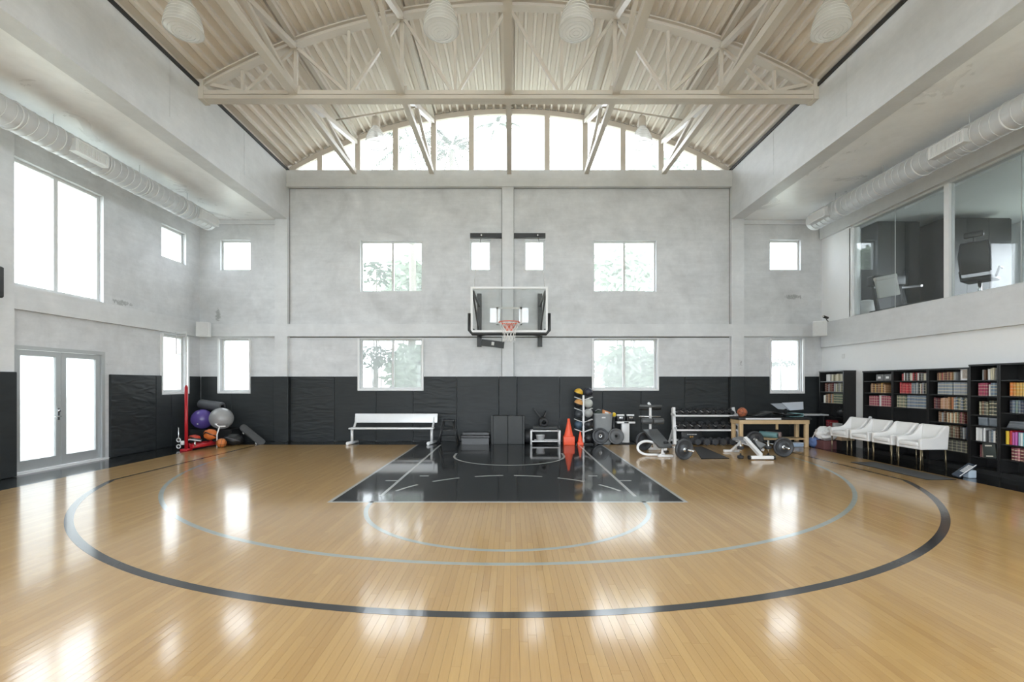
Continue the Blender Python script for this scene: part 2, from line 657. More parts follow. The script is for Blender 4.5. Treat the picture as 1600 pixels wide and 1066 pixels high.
def window(fn, h, label, mull=(), pane=PANE, casing=0.0, fw=.045, depth=.13, frame_mat=ALU):
    """a framed window set into opening h = (u0,u1,v0,v1)"""
    WIN_N[0] += 1
    u0, u1, v0, v1 = h
    w = structure('window_%d' % WIN_N[0], label)

    def bx(mb, a, b, c, d, e, f):
        P = [fn(a, c, e), fn(b, c, e), fn(b, d, e), fn(a, d, e), fn(a, c, f), fn(b, c, f), fn(b, d, f), fn(a, d, f)]
        mb.add(P, [(0, 1, 2, 3), (4, 5, 6, 7), (0, 1, 5, 4), (1, 2, 6, 5), (2, 3, 7, 6), (3, 0, 4, 7)])
    fr = MB()
    d0, d1 = depth - .035, depth + .035
    bx(fr, u0, u0 + fw, v0, v1, d0, d1)
    bx(fr, u1 - fw, u1, v0, v1, d0, d1)
    bx(fr, u0 + fw, u1 - fw, v0, v0 + fw, d0, d1)
    bx(fr, u0 + fw, u1 - fw, v1 - fw, v1, d0, d1)
    fr.build('frame', frame_mat, w)
    if casing:
        cs = MB()
        e0, e1 = -casing, .02
        cw = .05
        bx(cs, u0 - cw, u0, v0 - cw, v1, e0, e1)
        bx(cs, u1, u1 + cw, v0 - cw, v1, e0, e1)
        bx(cs, u0, u1, v0 - cw, v0, e0, e1)
        cs.build('casing', WHITEMET, w)
    edges = [u0 + fw] + [m for m in mull] + [u1 - fw]
    for m in mull:
        mm = MB()
        bx(mm, m - fw * .7, m + fw * .7, v0 + fw, v1 - fw, d0, d1)
        mm.build('mullion', frame_mat, w)
    for a, b in zip(edges[:-1], edges[1:]):
        pm = MB()
        bx(pm, a, b, v0 + fw, v1 - fw, depth, depth)
        pm.f, pm.sm, pm.mi = pm.f[:1], pm.sm[:1], pm.mi[:1]
        pm.v = pm.v[:4]
        pm.build('pane', pane, w)
    return w


def fn_back(u, v, d): return (u, YB + d, v)
def fn_front(u, v, d): return (u, YF - d, v)
def fn_left(u, v, d): return (XL - d, u, v)
def fn_right(u, v, d): return (XR + d, u, v)


# ---- back wall with the hoop
back_windows = [
    ((-8.34, -7.48, 4.89, 5.77), 'small square window high in the left bay of the hoop wall', (), PANE, 0),
    ((-4.33, -2.55, 4.28, 5.75), 'two pane window high on the hoop wall left of the backboard', (-3.42,), PANE, 0),
    ((-1.19, -.59, 4.89, 5.77), 'small upright window left of the centre pilaster above the backboard', (), PANE, 0),
    ((.37, .96, 4.89, 5.77), 'small upright window right of the centre pilaster above the backboard', (), PANE, 0),
    ((2.35, 4.15, 4.28, 5.75), 'two pane window high on the hoop wall right of the backboard', (3.25,), PANE, 0),
    ((7.41, 8.29, 4.89, 5.77), 'small square window high in the right bay of the hoop wall', (), PANE, 0),
    ((-8.34, -7.50, 1.42, 2.93), 'tall frosted window above the exercise balls in the left bay', (), PANE_DIM, .055),
    ((-4.34, -2.56, 1.50, 2.93), 'two pane window notched into the wall pads above the white bench', (-3.42,), PANE_DIM, .055),
    ((2.35, 4.16, 1.50, 2.93), 'two pane window notched into the wall pads above the weight plates', (3.25,), PANE_DIM, .055),
    ((7.43, 8.32, 1.42, 2.93), 'tall frosted window above the wooden table in the right bay', (), PANE_DIM, .055),
]
bh = [w[0] for w in back_windows]
wall_back = holed(MB(), fn_back, XL - .25, XR + .25, -.05, ZT, bh, .25).build('wall_back', CONC)
tag(wall_back, 'bare concrete end wall behind the basketball hoop', kind='structure')
for h, lab, mu, pn, cs in back_windows:
    window(fn_back, h, lab, mu, pn, cs)


def block(name, mat, parent, *args):
    return MB().box(*args).build(name, mat, parent)


PIL = (XC - .165 - .04, XC + .165 - .04)
block('pilaster', CONC_B, wall_back, PIL[0], PIL[1], YB - .10, YB, 0, 7.24)
block('pilaster', CONC_B, wall_back, -6.72, -6.36, YB - .12, YB, 0, ZS)
block('pilaster', CONC_B, wall_back, 6.25, 6.61, YB - .12, YB, 0, ZS)
# string course: one length per bay
for a, b in ((XL, -6.72), (-6.36, PIL[0]), (PIL[1], 6.25), (6.61, XR)):
    block('string_course', CONC_B, wall_back, a, b, YB - .12, YB, 2.99, 3.34)
for a, b in ((-6.40, 6.28),):
    block('sill_beam', CONC_B, wall_back, a, b, YB - .14, YB, 7.24, ZT)
for a, b in ((XL, -6.72), (6.61, XR)):
    block('head_band', CONC_B, wall_back, a, b, YB - .05, YB, 6.20, ZS)

# dark strips paint in shadow at the panel gaps and under the ledges
JOINT_SHADE = plain('painted_joint_shade', (.16, .16, .155), .8)
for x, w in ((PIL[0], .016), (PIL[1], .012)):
    block('joint_shade_strip', JOINT_SHADE, wall_back, x - (w if x < XC else 0), x + (0 if x < XC else w), YB - .004, YB, 1.86, 2.99)
    block('joint_shade_strip', JOINT_SHADE, wall_back, x - (w if x < XC else 0), x + (0 if x < XC else w), YB - .004, YB, 3.34, 7.24)
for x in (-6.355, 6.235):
    block('joint_shade_strip', JOINT_SHADE, wall_back, x, x + .015, YB - .004, YB, 3.34, 7.24)
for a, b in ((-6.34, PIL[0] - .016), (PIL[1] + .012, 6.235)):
    block('joint_shade_strip', JOINT_SHADE, wall_back, a, b, YB - .004, YB, 2.962, 2.99)
    block('joint_shade_strip', JOINT_SHADE, wall_back, a, b, YB - .004, YB, 7.225, 7.24)

# ---- wall behind the camera (same windows, seen mirrored in the backboard glass)
added_glazing = [(-6.1, -3.2, .02, 2.9), (-3.0, -.15, .02, 2.9), (.05, 2.9, .02, 2.9), (3.1, 6.0, .02, 2.9)]  # tall glazing added in the unseen wall to brighten the hall
wall_front = holed(MB(), fn_front, XL - .25, XR + .25, -.05, ZT, bh[:6] + added_glazing, .25).build('wall_front', CONC)
tag(wall_front, 'concrete end wall behind the camera', kind='structure')
for h, lab, mu, pn, cs in back_windows[:6]:
    window(fn_front, h, 'window in the wall behind the camera', mu, PANE_OPEN)
for h in added_glazing:
    window(fn_front, h, 'tall garden window added in the unseen wall to light the hall', ((h[0] + h[1]) / 2,), PANE_OPEN, fw=.06)

# ---- left wall
left_windows = [
    ((8.27, 10.08, 3.42, 5.74), 'large two pane window high on the left wall', (9.12,), PANE, 0),
    ((11.75, 12.64, 4.89, 5.75), 'small square window high on the left wall beside the corner', (), PANE, 0),
    ((11.75, 12.64, 1.42, 2.93), 'tall frosted window in the left wall beside the red sled', (), PANE_DIM, .055),
    ((4.3, 6.1, 3.42, 5.74), 'unseen large window added to the left wall for more light', (5.15,), PANE_OPEN, 0),  # this window and the next are unseen, added for extra daylight
    ((.3, 2.1, 3.42, 5.74), 'unseen large window added to the left wall nearest the camera for light', (1.15,), PANE_OPEN, 0),
]
DOOR = (8.22, 10.10, 0.0, 2.34)
DOOR2 = (4.25, 6.13, 0.0, 2.34)  # second door, out of view, added to let in more daylight
lh = [w[0] for w in left_windows] + [DOOR, DOOR2]
wall_left = holed(MB(), fn_left, YF, YB, -.05, ZS + .3, lh, .25).build('wall_left', CONC)
tag(wall_left, 'concrete side wall with the glazed double door', kind='structure')
for h, lab, mu, pn, cs in left_windows:
    window(fn_left, h, lab, mu, pn, cs, fw=.06)
block('pilaster', CONC_B, wall_left, XL, XL + .14, 7.78, 8.14, 0, ZS)
block('string_course', CONC_B, wall_left, XL, XL + .09, 8.14, YB - .085, 2.98, 3.40)
block('string_course', CONC_B, wall_left, XL, XL + .09, YF, 7.78, 2.98, 3.40)


def french_door(n, d, label):
    y0, y1, z0, z1 = d
    root = structure('door_%d' % n, label)
    f = MB()
    x0, x1 = XL - .16, XL + .015
    f.box(x0, x1, y0, y0 + .07, 0, z1).box(x0, x1, y1 - .07, y1, 0, z1).box(x0, x1, y0 + .07, y1 - .07, z1 - .07, z1)
    f.build('door_frame', DOORALU, root)
    MB().box(XL - .2, XL + .10, y0, y1, 0, .03).build('threshold', WHITEMET, root)
    ym = (y0 + y1) / 2
    for a, b, hy in ((y0 + .075, ym - .006, ym - .06), (ym + .006, y1 - .075, ym + .07)):
        leaf = MB()
        xa, xb = XL - .085, XL - .03
        s = .10
        leaf.box(xa, xb, a, a + s, .035, z1 - .075).box(xa, xb, b - s, b, .035, z1 - .075)
        leaf.box(xa, xb, a + s, b - s, .035, .035 + .19).box(xa, xb, a + s, b - s, z1 - .075 - s, z1 - .075)
        lo = leaf.build('door_leaf', DOORALU, root)
        MB().add([(XL - .055, a + s, .22), (XL - .055, b - s, .22), (XL - .055, b - s, z1 - .175), (XL - .055, a + s, z1 - .175)], [(0, 1, 2, 3)]).build('pane', PANE_DOOR, lo)
        if hy < ym:
            hm = MB()
            hm.box(xb, xb + .012, hy - .022, hy + .022, .93, 1.16)
            hm.tube([(xb + .012, hy, 1.0), (xb + .06, hy, 1.0), (xb + .06, hy - .12, 1.0)], .011, 8)
            hm.lathe([(.0, .0), (.024, 0), (.024, .02), (0, .02)], 12, T(xb + .012, hy, 1.11) @ Ry(H90))
            hm.build('handle', CHROME, lo)
    return root


french_door(1, DOOR, 'grey aluminium double door with frosted panes in the left wall')
french_door(2, DOOR2, 'unseen grey aluminium double door added for more daylight')

# ---- right wall: white below, concrete band, office glazing, concrete head
wall_right = MB().box(XR, XR + .25, YF, YB, -.05, 2.67).build('wall_right', WHITE_WALL)
tag(wall_right, 'white plastered side wall behind the bookcases', kind='structure')
block('spandrel_beam', CONC_B, wall_right, XR - .10, XR + .25, YF, YB - .085, 2.67, 3.37)
block('head_beam', CONC_B, wall_right, XR - .10, XR + .25, YF, YB - .05, 5.76, ZS + .3)
block('end_panel', WHITE_WALL, wall_right, XR - .01, XR + .25, 12.09, YB, 3.37, 5.76)
block('end_panel', WHITE_WALL, wall_right, XR - .01, XR + .25, YF, -1.3, 3.37, 5.76)
WIN_N[0] += 1
glz = structure('window_%d' % WIN_N[0], 'interior glazing of the upper office on the right')
m = MB()
m.box(XR, XR + .10, -1.3, 12.09, 3.37, 3.41).box(XR, XR + .10, -1.3, 12.09, 5.72, 5.76)
m.build('frame', ALU, glz)
fy = [12.09 - .0225, 9.42, 6.75, 4.08, 1.41, -1.28]
for y in fy:
    MB().box(XR - .01, XR + .11, y - .055, y + .055, 3.41, 5.72).build('mullion', WHITEMET, glz)
for a, b in zip(fy[1:], fy[:-1]):
    mid = (a + b) / 2
    for c, d in ((a + .055, mid - .004), (mid + .004, b - .055)):
        MB().box(XR + .045, XR + .055, c, d, 3.41, 5.72).build('pane', CLEAR, glz)
    MB().box(XR + .043, XR + .057, mid - .004, mid + .004, 3.41, 5.72).build('joint', ALU, glz)

# ---- beams, side slabs
for nm, side, lab in (('ceiling_slab', -1, 'polished concrete slab over the left aisle'), ('ceiling_slab', 1, 'polished concrete slab over the right aisle')):
    xa = XC + side * BEAM
    xw = XL if side < 0 else XR
    sl = MB().box(min(xa + side * .3, xw), max(xa + side * .3, xw), YF, YB, ZS + .003, ZS + .3).build(nm, CONC_S)
    tag(sl, lab, kind='structure')
    bmn = MB().box(min(xa, xa + side * .34), max(xa, xa + side * .34), YF, YB, ZS, ZT).build('roof_beam', CONC_B)
    tag(bmn, 'long concrete roof beam on the %s side' % ('left' if side < 0 else 'right'), kind='structure')
    block('lower_band', CONC_B, bmn, min(xa, xa - side * .025), max(xa, xa - side * .025), YF, YB - .12, ZS, ZS + .29)
    # formwork joints
    for y in (-.5, 2.6, 5.7, 8.6, 11.0):
        block('form_joint', CONC, bmn, min(xa, xa - side * .004), max(xa, xa - side * .004), y, y + .012, ZS + .29, ZT - .05)
    st = MB().box(min(xa - side * .03, xa + side * .2), max(xa - side * .03, xa + side * .2), YF, YB, ZT, ZT + .07).build('edge_angle', BLACKMET, bmn)

# ---- corrugated roof deck
prof = []
pitch = .205
n = int(2 * (BEAM + .35) / pitch)
for i in range(n):
    x = XC - (BEAM + .3) + i * pitch
    for dx, up in ((0.0, 0.0), (.05, 0.0), (.072, .075), (.183, .075)):
        xx = x + dx
        a = math.asin(max(-1, min(1, (xx - XC) / ARC_R)))
        r = ARC_R + up
        prof.append((XC + r * math.sin(a), ARC_ZC + r * math.cos(a)))
V, F = [], []
for (x, z) in prof:
    V += [(x, YF - .3, z), (x, YB + .3, z)]
for i in range(len(prof) - 1):
    F.append((2 * i, 2 * i + 1, 2 * i + 3, 2 * i + 2))
ceiling = MB().add(V, F).build('ceiling', DECK)
tag(ceiling, 'curved corrugated steel roof deck painted cream', kind='structure')


# ---- arched window at each gable
def arch_window(y, sgn, label, glass=PANE):
    WIN_N[0] += 1
    w = structure('window_%d' % WIN_N[0], label)
    y0, y1 = sorted((y, y + sgn * .10))
    fr = MB()
    K = 48
    for i in range(K):
        xa = XC - BEAM - .05 + (2 * BEAM + .1) * i / K
        xb = XC - BEAM - .05 + (2 * BEAM + .1) * (i + 1) / K
        za, zb = arc_z(xa), arc_z(xb)
        fr.prism([(xa, max(ZT, za - .17)), (xb, max(ZT, zb - .17)), (xb, zb - .02), (xa, za - .02)], y0, y1)
    fr.box(XC - BEAM, XC + BEAM, y0, y1, ZT, ZT + .07)
    fr.build('frame', STEEL, w)
    ed = MB()          # closure strip behind the deck ribs
    for i in range(K):
        xa = XC - BEAM - .4 + (2 * BEAM + .8) * i / K
        xb = XC - BEAM - .4 + (2 * BEAM + .8) * (i + 1) / K
        za, zb = arc_z(xa), arc_z(xb)
        ed.prism([(xa, za - .06), (xb, zb - .06), (xb, zb + .3), (xa, za + .3)], *sorted((y + sgn * .14, y + sgn * .2)))
    ed.build('closure', BLACKMET, w)
    sp = 1.085
    xs = [XC - BEAM] + [XC + k * sp for k in range(-5, 6)] + [XC + BEAM]
    for x in xs[1:-1]:
        zt = min(arc_z(x - .07), arc_z(x + .07)) - .1
        MB().box(x - .075, x + .075, min(y - sgn * .03, y + sgn * .11), max(y - sgn * .03, y + sgn * .11), ZT, zt).build('mullion', STEEL, w)
    for a, b in zip(xs[:-1], xs[1:]):
        pts = [(a, ZT + .06), (b, ZT + .06)]
        for k in range(7):
            x = b + (a - b) * k / 6
            pts.append((x, max(ZT + .065, arc_z(x) - .12)))
        MB().add([(px_, y + sgn * .06, pz_) for px_, pz_ in pts], [list(range(len(pts)))]).build('pane', glass, w)
    return w


arch_window(YB, 1, 'arched clerestory window under the curved roof above the hoop')
arch_window(YF, -1, 'arched clerestory window behind the camera', PANE_OPEN)

# ------------------------------------------------------------------ floor
WX0, WX1, WY1 = -7.85, 7.72, 12.42
floor = MB().box(XL - .25, XR + .25, YF, YB, -.12, -.02).build('floor', RUBBER)
tag(floor, 'maple sports floor with a black painted key and border', kind='structure')
for a in ((XL, WX0, YF, YB), (WX1, XR, YF, YB), (WX0, WX1, WY1, YB)):
    MB().box(a[0], a[1], a[2], a[3], -.02, 0).build('border', BLACKPAINT, floor)

SW = .0572
GAP = .0011
boards = []
nst = int((WX1 - WX0) / SW)
for i in range(nst):
    x0 = WX0 + i * (WX1 - WX0) / nst
    x1 = WX0 + (i + 1) * (WX1 - WX0) / nst
    y = YF - random.random() * 1.1
    while y < WY1:
        L = random.uniform(.55, 1.75)
        a, b = max(y, YF), min(y + L, WY1)
        if b - a > .02:
            boards.append((x0 + GAP / 2, x1 - GAP / 2, a + GAP / 2, b - GAP / 2))
        y += L


def seen(b):
    # nearest boards that lie inside the view
    yc = (b[2] + b[3]) / 2
    xm = (b[0] + b[1]) / 2
    return b[3] > 2.65 and yc > 1.9 and abs(xm) < max(yc, 2.7) * 1.12


BF = [(4, 5, 6, 7), (0, 1, 5, 4), (1, 2, 6, 5), (2, 3, 7, 6), (3, 0, 4, 7)]
cand = sorted([b for b in boards if seen(b)], key=lambda b: max(b[2], 2.56))[:300]
chosen = set(cand)


def tone_mesh(name, bl):
    v, f, tn = [], [], []
    for (x0, x1, y0, y1) in bl:
        k = len(v)
        v += [(x0, y0, -.015), (x1, y0, -.015), (x1, y1, -.015), (x0, y1, -.015), (x0, y0, 0), (x1, y0, 0), (x1, y1, 0), (x0, y1, 0)]
        f += [[k + q for q in fc] for fc in BF]
        tn += [min(1, max(0, random.gauss(.5, .22)))] * 5
    me = bpy.data.meshes.new(name)
    me.from_pydata(v, [], f)
    at = me.attributes.new('tone', 'FLOAT', 'FACE')
    at.data.foreach_set('value', tn)
    me.materials.append(MAPLE)
    o = bpy.data.objects.new(name, me)
    COL.objects.link(o)
    o.parent = floor
    return o


for b in cand:
    tone_mesh('plank', [b])
tag(tone_mesh('planks', [b for b in boards if b not in chosen]), kind='stuff')

# painted lines, a film of paint on the boards
HY = 10.52            # hoop centre
CX = -.05             # court centre
FT = 6.42             # free throw line


def line_obj(name, mat, polys, z=.0012):
    mb = MB()
    for p in polys:
        mb.add([(x, y, z) for x, y in p], [list(range(len(p)))])
        k = len(p)
        for i in range(k):
            j = (i + 1) % k
            mb.add([(p[i][0], p[i][1], z), (p[j][0], p[j][1], z), (p[j][0], p[j][1], 0), (p[i][0], p[i][1], 0)], [(0, 1, 2, 3)])
    return mb.build(name, mat, floor)


def arc_quads(cx, cy, r, w, a0, a1, n):
    q = []
    for i in range(n):
        t0 = math.radians(a0 + (a1 - a0) * i / n)
        t1 = math.radians(a0 + (a1 - a0) * (i + 1) / n)
        q.append([(cx + r * math.cos(t0), cy + r * math.sin(t0)), (cx + r * math.cos(t1), cy + r * math.sin(t1)),
                  (cx + (r + w) * math.cos(t1), cy + (r + w) * math.sin(t1)), (cx + (r + w) * math.cos(t0), cy + (r + w) * math.sin(t0))])
    return q


def rect(x0, x1, y0, y1):
    return [(x0, y0), (x1, y0), (x1, y1), (x0, y1)]


tag(line_obj('painted_key', BLACKPAINT, [rect(CX - 2.45, CX + 2.45, FT, WY1)], .0008), 'glossy black painted key')
line_obj('key_outline', LINEPALE, [rect(CX - 2.50, CX - 2.45, FT - .05, WY1), rect(CX + 2.45, CX + 2.50, FT - .05, WY1), rect(CX - 2.45, CX + 2.45, FT - .05, FT)])
line_obj('lane_line', LINEPALE, [rect(CX - 1.88, CX - 1.83, FT + .3, YB - .8)], .0016)
line_obj('lane_line', LINEPALE, [rect(CX + 1.83, CX + 1.88, FT + .3, YB - .8)], .0016)
line_obj('restricted_arc', LINEPALE, arc_quads(CX, HY, 1.22, .05, 180, 360, 40) + [rect(CX - 1.27, CX - 1.22, HY, HY + .38), rect(CX + 1.22, CX + 1.27, HY, HY + .38)], .0016)
for k, (a0, a1) in enumerate(((20, 36), (46, 62), (71, 87), (93, 109), (118, 134), (144, 160))):
    line_obj('circle_dash', LINEPALE, arc_quads(CX, FT, 1.80, .05, a0, a1, 6), .0016)
for s in (-1, 1):
    line_obj('hash_mark', LINEPALE, [rect(*sorted((CX + s * 1.42, CX + s * 1.58)), 8.18, 8.23)], .0016)
    line_obj('hash_mark', LINEPALE, [rect(*sorted((CX + s * 1.88, CX + s * 2.08)), 7.78, 7.83)], .0016)
line_obj('free_throw_circle', LINEGREY, arc_quads(CX, FT, 1.86, .055, 180, 360, 48))
line_obj('middle_arc', LINEGREY, arc_quads(CX, HY, 6.30, .06, 182, 358, 110))
st = math.degrees(math.acos(6.72 / 7.24))
a0 = 180 + st
line_obj('three_point_line', LINEBLACK, arc_quads(CX, HY, 7.21, .085, a0, 360 - st, 130) +
         [rect(CX - 6.78, CX - 6.72, HY - 7.24 * math.sin(math.radians(st)), WY1), rect(CX + 6.72, CX + 6.78, HY - 7.24 * math.sin(math.radians(st)), WY1)])


# ------------------------------------------------------------------ wall pads
def pad(poly, parent, fn, th=.055, mat=PAD):
    mb = MB()
    mb.prism(poly, 0, th, fn)
    o = mb.build('wall_pad', mat, parent)
    bm = bmesh.new()
    bm.from_mesh(o.data)
    bmesh.ops.bevel(bm, geom=bm.edges[:], offset=.013, segments=2, profile=.6, affect='EDGES')
    for f in bm.faces:
        f.smooth = False
    bm.to_mesh(o.data)
    bm.free()
    return o


PT, PB = 1.85, .006


def fpad_back(base):
    return lambda a, b, y: (a, YB - base - y, b)


def back_pad(x0, x1, notch=None, base=0.0, mat=PAD, th=.055):
    g = .004
    x0 += g
    x1 -= g
    if notch is None:
        poly = [(x0, PB), (x1, PB), (x1, PT), (x0, PT)]
    else:
        n0, n1, nz = notch
        if n0 <= x0 and n1 >= x1:
            poly = [(x0, PB), (x1, PB), (x1, nz), (x0, nz)]
        elif n0 <= x0:
            poly = [(x0, PB), (x1, PB), (x1, PT), (n1, PT), (n1, nz), (x0, nz)]
        elif n1 >= x1:
            poly = [(x0, PB), (x1, PB), (x1, nz), (n0, nz), (n0, PT), (x0, PT)]
        else:
            poly = [(x0, PB), (x1, PB), (x1, PT), (n1, PT), (n1, nz), (n0, nz), (n0, PT), (x0, PT)]
    return pad(poly, wall_back, fpad_back(base), th, mat)


def bxp(px_):
    return (px_ - 799) * YB / FPX


w1 = (-8.40, -7.44, 1.36)
w2 = (-4.40, -2.50, 1.44)
w3 = (2.29, 4.22, 1.44)
w4 = (7.37, 8.38, 1.36)
xs = [XL + .06, bxp(363.5), -6.73]
back_pad(xs[0], xs[1], w1)
back_pad(xs[1], xs[2], w1)
back_pad(-6.73, -6.31, th=.17)
back_pad(-6.31, bxp(523.6), mat=PADW)
back_pad(bxp(523.6), bxp(588.5), w2)
back_pad(bxp(588.5), bxp(646), w2)
back_pad(bxp(646), bxp(714), w2, mat=PADW)
back_pad(bxp(714), PIL[0] - .09)
back_pad(PIL[0] - .09, PIL[1] + .09, th=.155)
back_pad(PIL[1] + .09, bxp(874))
back_pad(bxp(874), bxp(941), w3)
back_pad(bxp(941), bxp(1001), w3)
back_pad(bxp(1001), bxp(1069), w3)
back_pad(bxp(1069), 6.20, mat=PADW)
back_pad(6.20, 6.62, th=.17)
back_pad(6.62, bxp(1231.6), w4)
back_pad(bxp(1231.6), XR - .01, w4)


def left_pad(y0, y1, notch=None, mat=PAD, base=0.0):
    g = .004
    y0 += g
    y1 -= g
    if notch is None:
        poly = [(y0, PB), (y1, PB), (y1, PT), (y0, PT)]
    else:
        n0, n1, nz = notch
        if n0 > y0 and n1 < y1:
            poly = [(y0, PB), (y1, PB), (y1, PT), (n1, PT), (n1, nz), (n0, nz), (n0, PT), (y0, PT)]
        elif n0 > y0:
            poly = [(y0, PB), (y1, PB), (y1, nz), (n0, nz), (n0, PT), (y0, PT)]
        else:
            poly = [(y0, PB), (y1, PB), (y1, PT), (n1, PT), (n1, nz), (y0, nz)]
    return pad(poly, wall_left, lambda a, b, y: (XL + base + y, a, b), mat=mat)


left_pad(7.00, 7.78)
left_pad(7.78, 8.14, base=.14)
left_pad(10.20, 11.50, mat=PADW)
w5 = (11.69, 12.70, 1.36)
left_pad(11.50, 12.02, w5)
left_pad(12.02, YB - .048, w5)

# ------------------------------------------------------------------ roof steel
YT = 9.5
NS = 1.095


def top_z(x):
    return arc_z(x) - .13


truss = thing('roof_truss', 'cream steel bowstring truss spanning the hall under the curved roof', 'truss', (XC, YT, 7.55))


def tp(x, dy, z):          # truss-local point
    return (x, dy, z - 7.55)


mb = MB()
K = 40
for i in range(K):
    xa = -BEAM + 2 * BEAM * i / K
    xb = -BEAM + 2 * BEAM * (i + 1) / K
    for zo, hh, ww in ((-.005, .028, .18), (-.03, .095, .05), (-.122, .028, .18)):
        za, zb = arc_z(xa + XC) + zo - .02, arc_z(xb + XC) + zo - .02
        mb.prism([(xa, za - hh - 7.55), (xb, zb - hh - 7.55), (xb, zb - 7.55), (xa, za - 7.55)], -ww / 2, ww / 2)
mb.build('top_chord', STEEL, truss)
mb = MB()
mb.box(-BEAM - .02, BEAM + .02, -.10, .10, .006, .085).box(-BEAM - .02, BEAM + .02, -.10, .10, -.085, -.006).box(-BEAM, BEAM, -.06, .06, -.006, .006)
mb.build('bottom_chord', STEEL, truss)
for k in range(-5, 6):
    if k == 0:
        pass
    x = k * NS
    w = .07 if k % 2 == 0 else .055
    MB().bar(tp(x, 0, 7.63), tp(x, 0, arc_z(x + XC) - .2), w, w, (0, 1, 0)).build('web_post', STEEL, truss)
for k in (-4, -2, 0, 2, 4):
    for s in (-1, 1):
        x0, x1 = k * NS, (k + s) * NS
        if abs(k + s) > 5:
            continue
        MB().bar(tp(x0 + s * .05, 0, arc_z(x0 + XC) - .22), tp(x1 - s * .05, 0, 7.64), .06, .06, (0, 1, 0)).build('web_diagonal', STEEL, truss)
for s in (-1, 1):
    MB().bar(tp(s * (BEAM - .08), 0, 7.83), tp(s * 5 * NS, 0, 7.66), .07, .07, (0, 1, 0)).build('web_diagonal', STEEL, truss)
    mb = MB()
    mb.box(s * BEAM - .10, s * BEAM + .10, -.12, .12, -.10, .30)
    mb.build('bearing_plate', STEEL, truss)
    for k in (2, 4):
        x = s * k * NS
        MB().box(x - .11, x + .11, -.055, .055, .085, .20).build('gusset', STEEL, truss)

for k, where in ((-2, 'farthest left'), (-1, 'left of the middle'), (0, 'in the middle above the hoop'), (1, 'right of the middle'), (2, 'farthest right')):
    x = XC + k * 2 * NS
    zt = arc_z(x) - .08
    br = thing('roof_brace', 'cream steel bracing line running toward the arched window, ' + where, 'roof brace', (x, YB - .1, 7.64), 0, 'bracing lines along the roof')

    def q(y, z):
        return (0, y - (YB - .1), z - 7.64)
    w = .145
    MB().bar(q(YF, 7.60), q(YT - .1, 7.60), w, .14).build('bottom_chord', STEEL, br)
    MB().bar(q(YT + .1, 7.60), q(YB - .11, 7.64), w * .8, .11).build('bottom_chord', STEEL, br)
    MB().bar(q(YF, zt + .01), q(YT - .11, zt + .01), .10, .10).build('purlin', STEEL, br)
    MB().bar(q(YT + .11, zt + .01), q(YB, zt + .01), .10, .10).build('purlin', STEEL, br)
    MB().bar(q(YT + .12, 7.70), q(YB - .06, zt - .15), .11, .10).build('diagonal', STEEL, br)
    zm = 7.70 + (zt - 7.85) * .36
    ym = YT + .12 + (YB - YT) * .36
    MB().bar(q(ym, zm), q(YB - .12, 7.69), .075, .075).build('strut', STEEL, br)
    MB().bar(q(YT - .12, zt - .15), q(YT - 3.3, 7.70), .11, .10).build('diagonal', STEEL, br)
    MB().bar(q(YT - 1.9, 7.70 + (zt - 7.85) * .43), q(YT - .25, 7.69), .075, .075).build('strut', STEEL, br)


# ------------------------------------------------------------------ high-bay lamps
def bay_lamp(x, y, z, label, rod=None, tilt=0.0, top=None):
    L = thing('pendant_lamp', label, 'lamp', (x, y, z), 0, 'prismatic high bay lamps')
    M = Rx(tilt)
    r = .255
    prof = [(.085, .30), (.10, .27), (.145, .20), (.195, .10), (.23, .0), (.25, -.09), (r, -.16), (.245, -.165), (.238, -.155)]
    b = MB().lathe(prof, 40, M)
    b.build('bowl', BOWL, L)
    ribs = MB()
    for i, (rr, zz) in enumerate(((.158, .18), (.187, .12), (.210, .06), (.230, .0), (.242, -.06), (.250, -.11), (.256, -.16))):
        pts = [M @ Vector((rr * math.cos(a), rr * math.sin(a), zz)) for a in [2 * math.pi * k / 36 for k in range(36)]]
        ribs.tube(pts, .0035, 5, True)
    ribs.build('bowl_ribs', RIBM, L)
    cv = MB().lathe([(.244, -.163), (.20, -.185), (.12, -.20), (0, -.206)], 32, M)
    for rr, zz in ((.20, -.187), (.15, -.197), (.10, -.203), (.05, -.206)):
        pts = [M @ Vector((rr * math.cos(a), rr * math.sin(a), zz)) for a in [2 * math.pi * k / 30 for k in range(30)]]
        cv.tube(pts, .004, 5, True)
    cv.build('lens', BOWL, L)
    hd = MB().lathe([(.0, .56), (.05, .56), (.085, .53), (.095, .45), (.095, .36), (.10, .33), (.10, .29), (0, .29)], 24, M)
    hd.build('ballast_housing', STEEL, L)
    MB().lathe([(0, .10), (.045, .10), (.055, .02), (.045, -.05), (0, -.07)], 16, M @ T(0, 0, .12)).build('bulb', plain_white, L)
    hk = MB()
    t0 = M @ Vector((0, 0, .56))
    ztop = (top if top is not None else z + .75) - z
    hk.tube([t0, (0, 0, .64), (0, 0, ztop)], .014, 8)
    hk.build('stem', STEEL, L)
    if rod:
        a, c = Vector(rod[0]), Vector(rod[1])
        o = Vector((x, y, z))
        MB().tube([a - o, c - o], .022, 8).build('cross_pipe', STEEL, L)
    return L


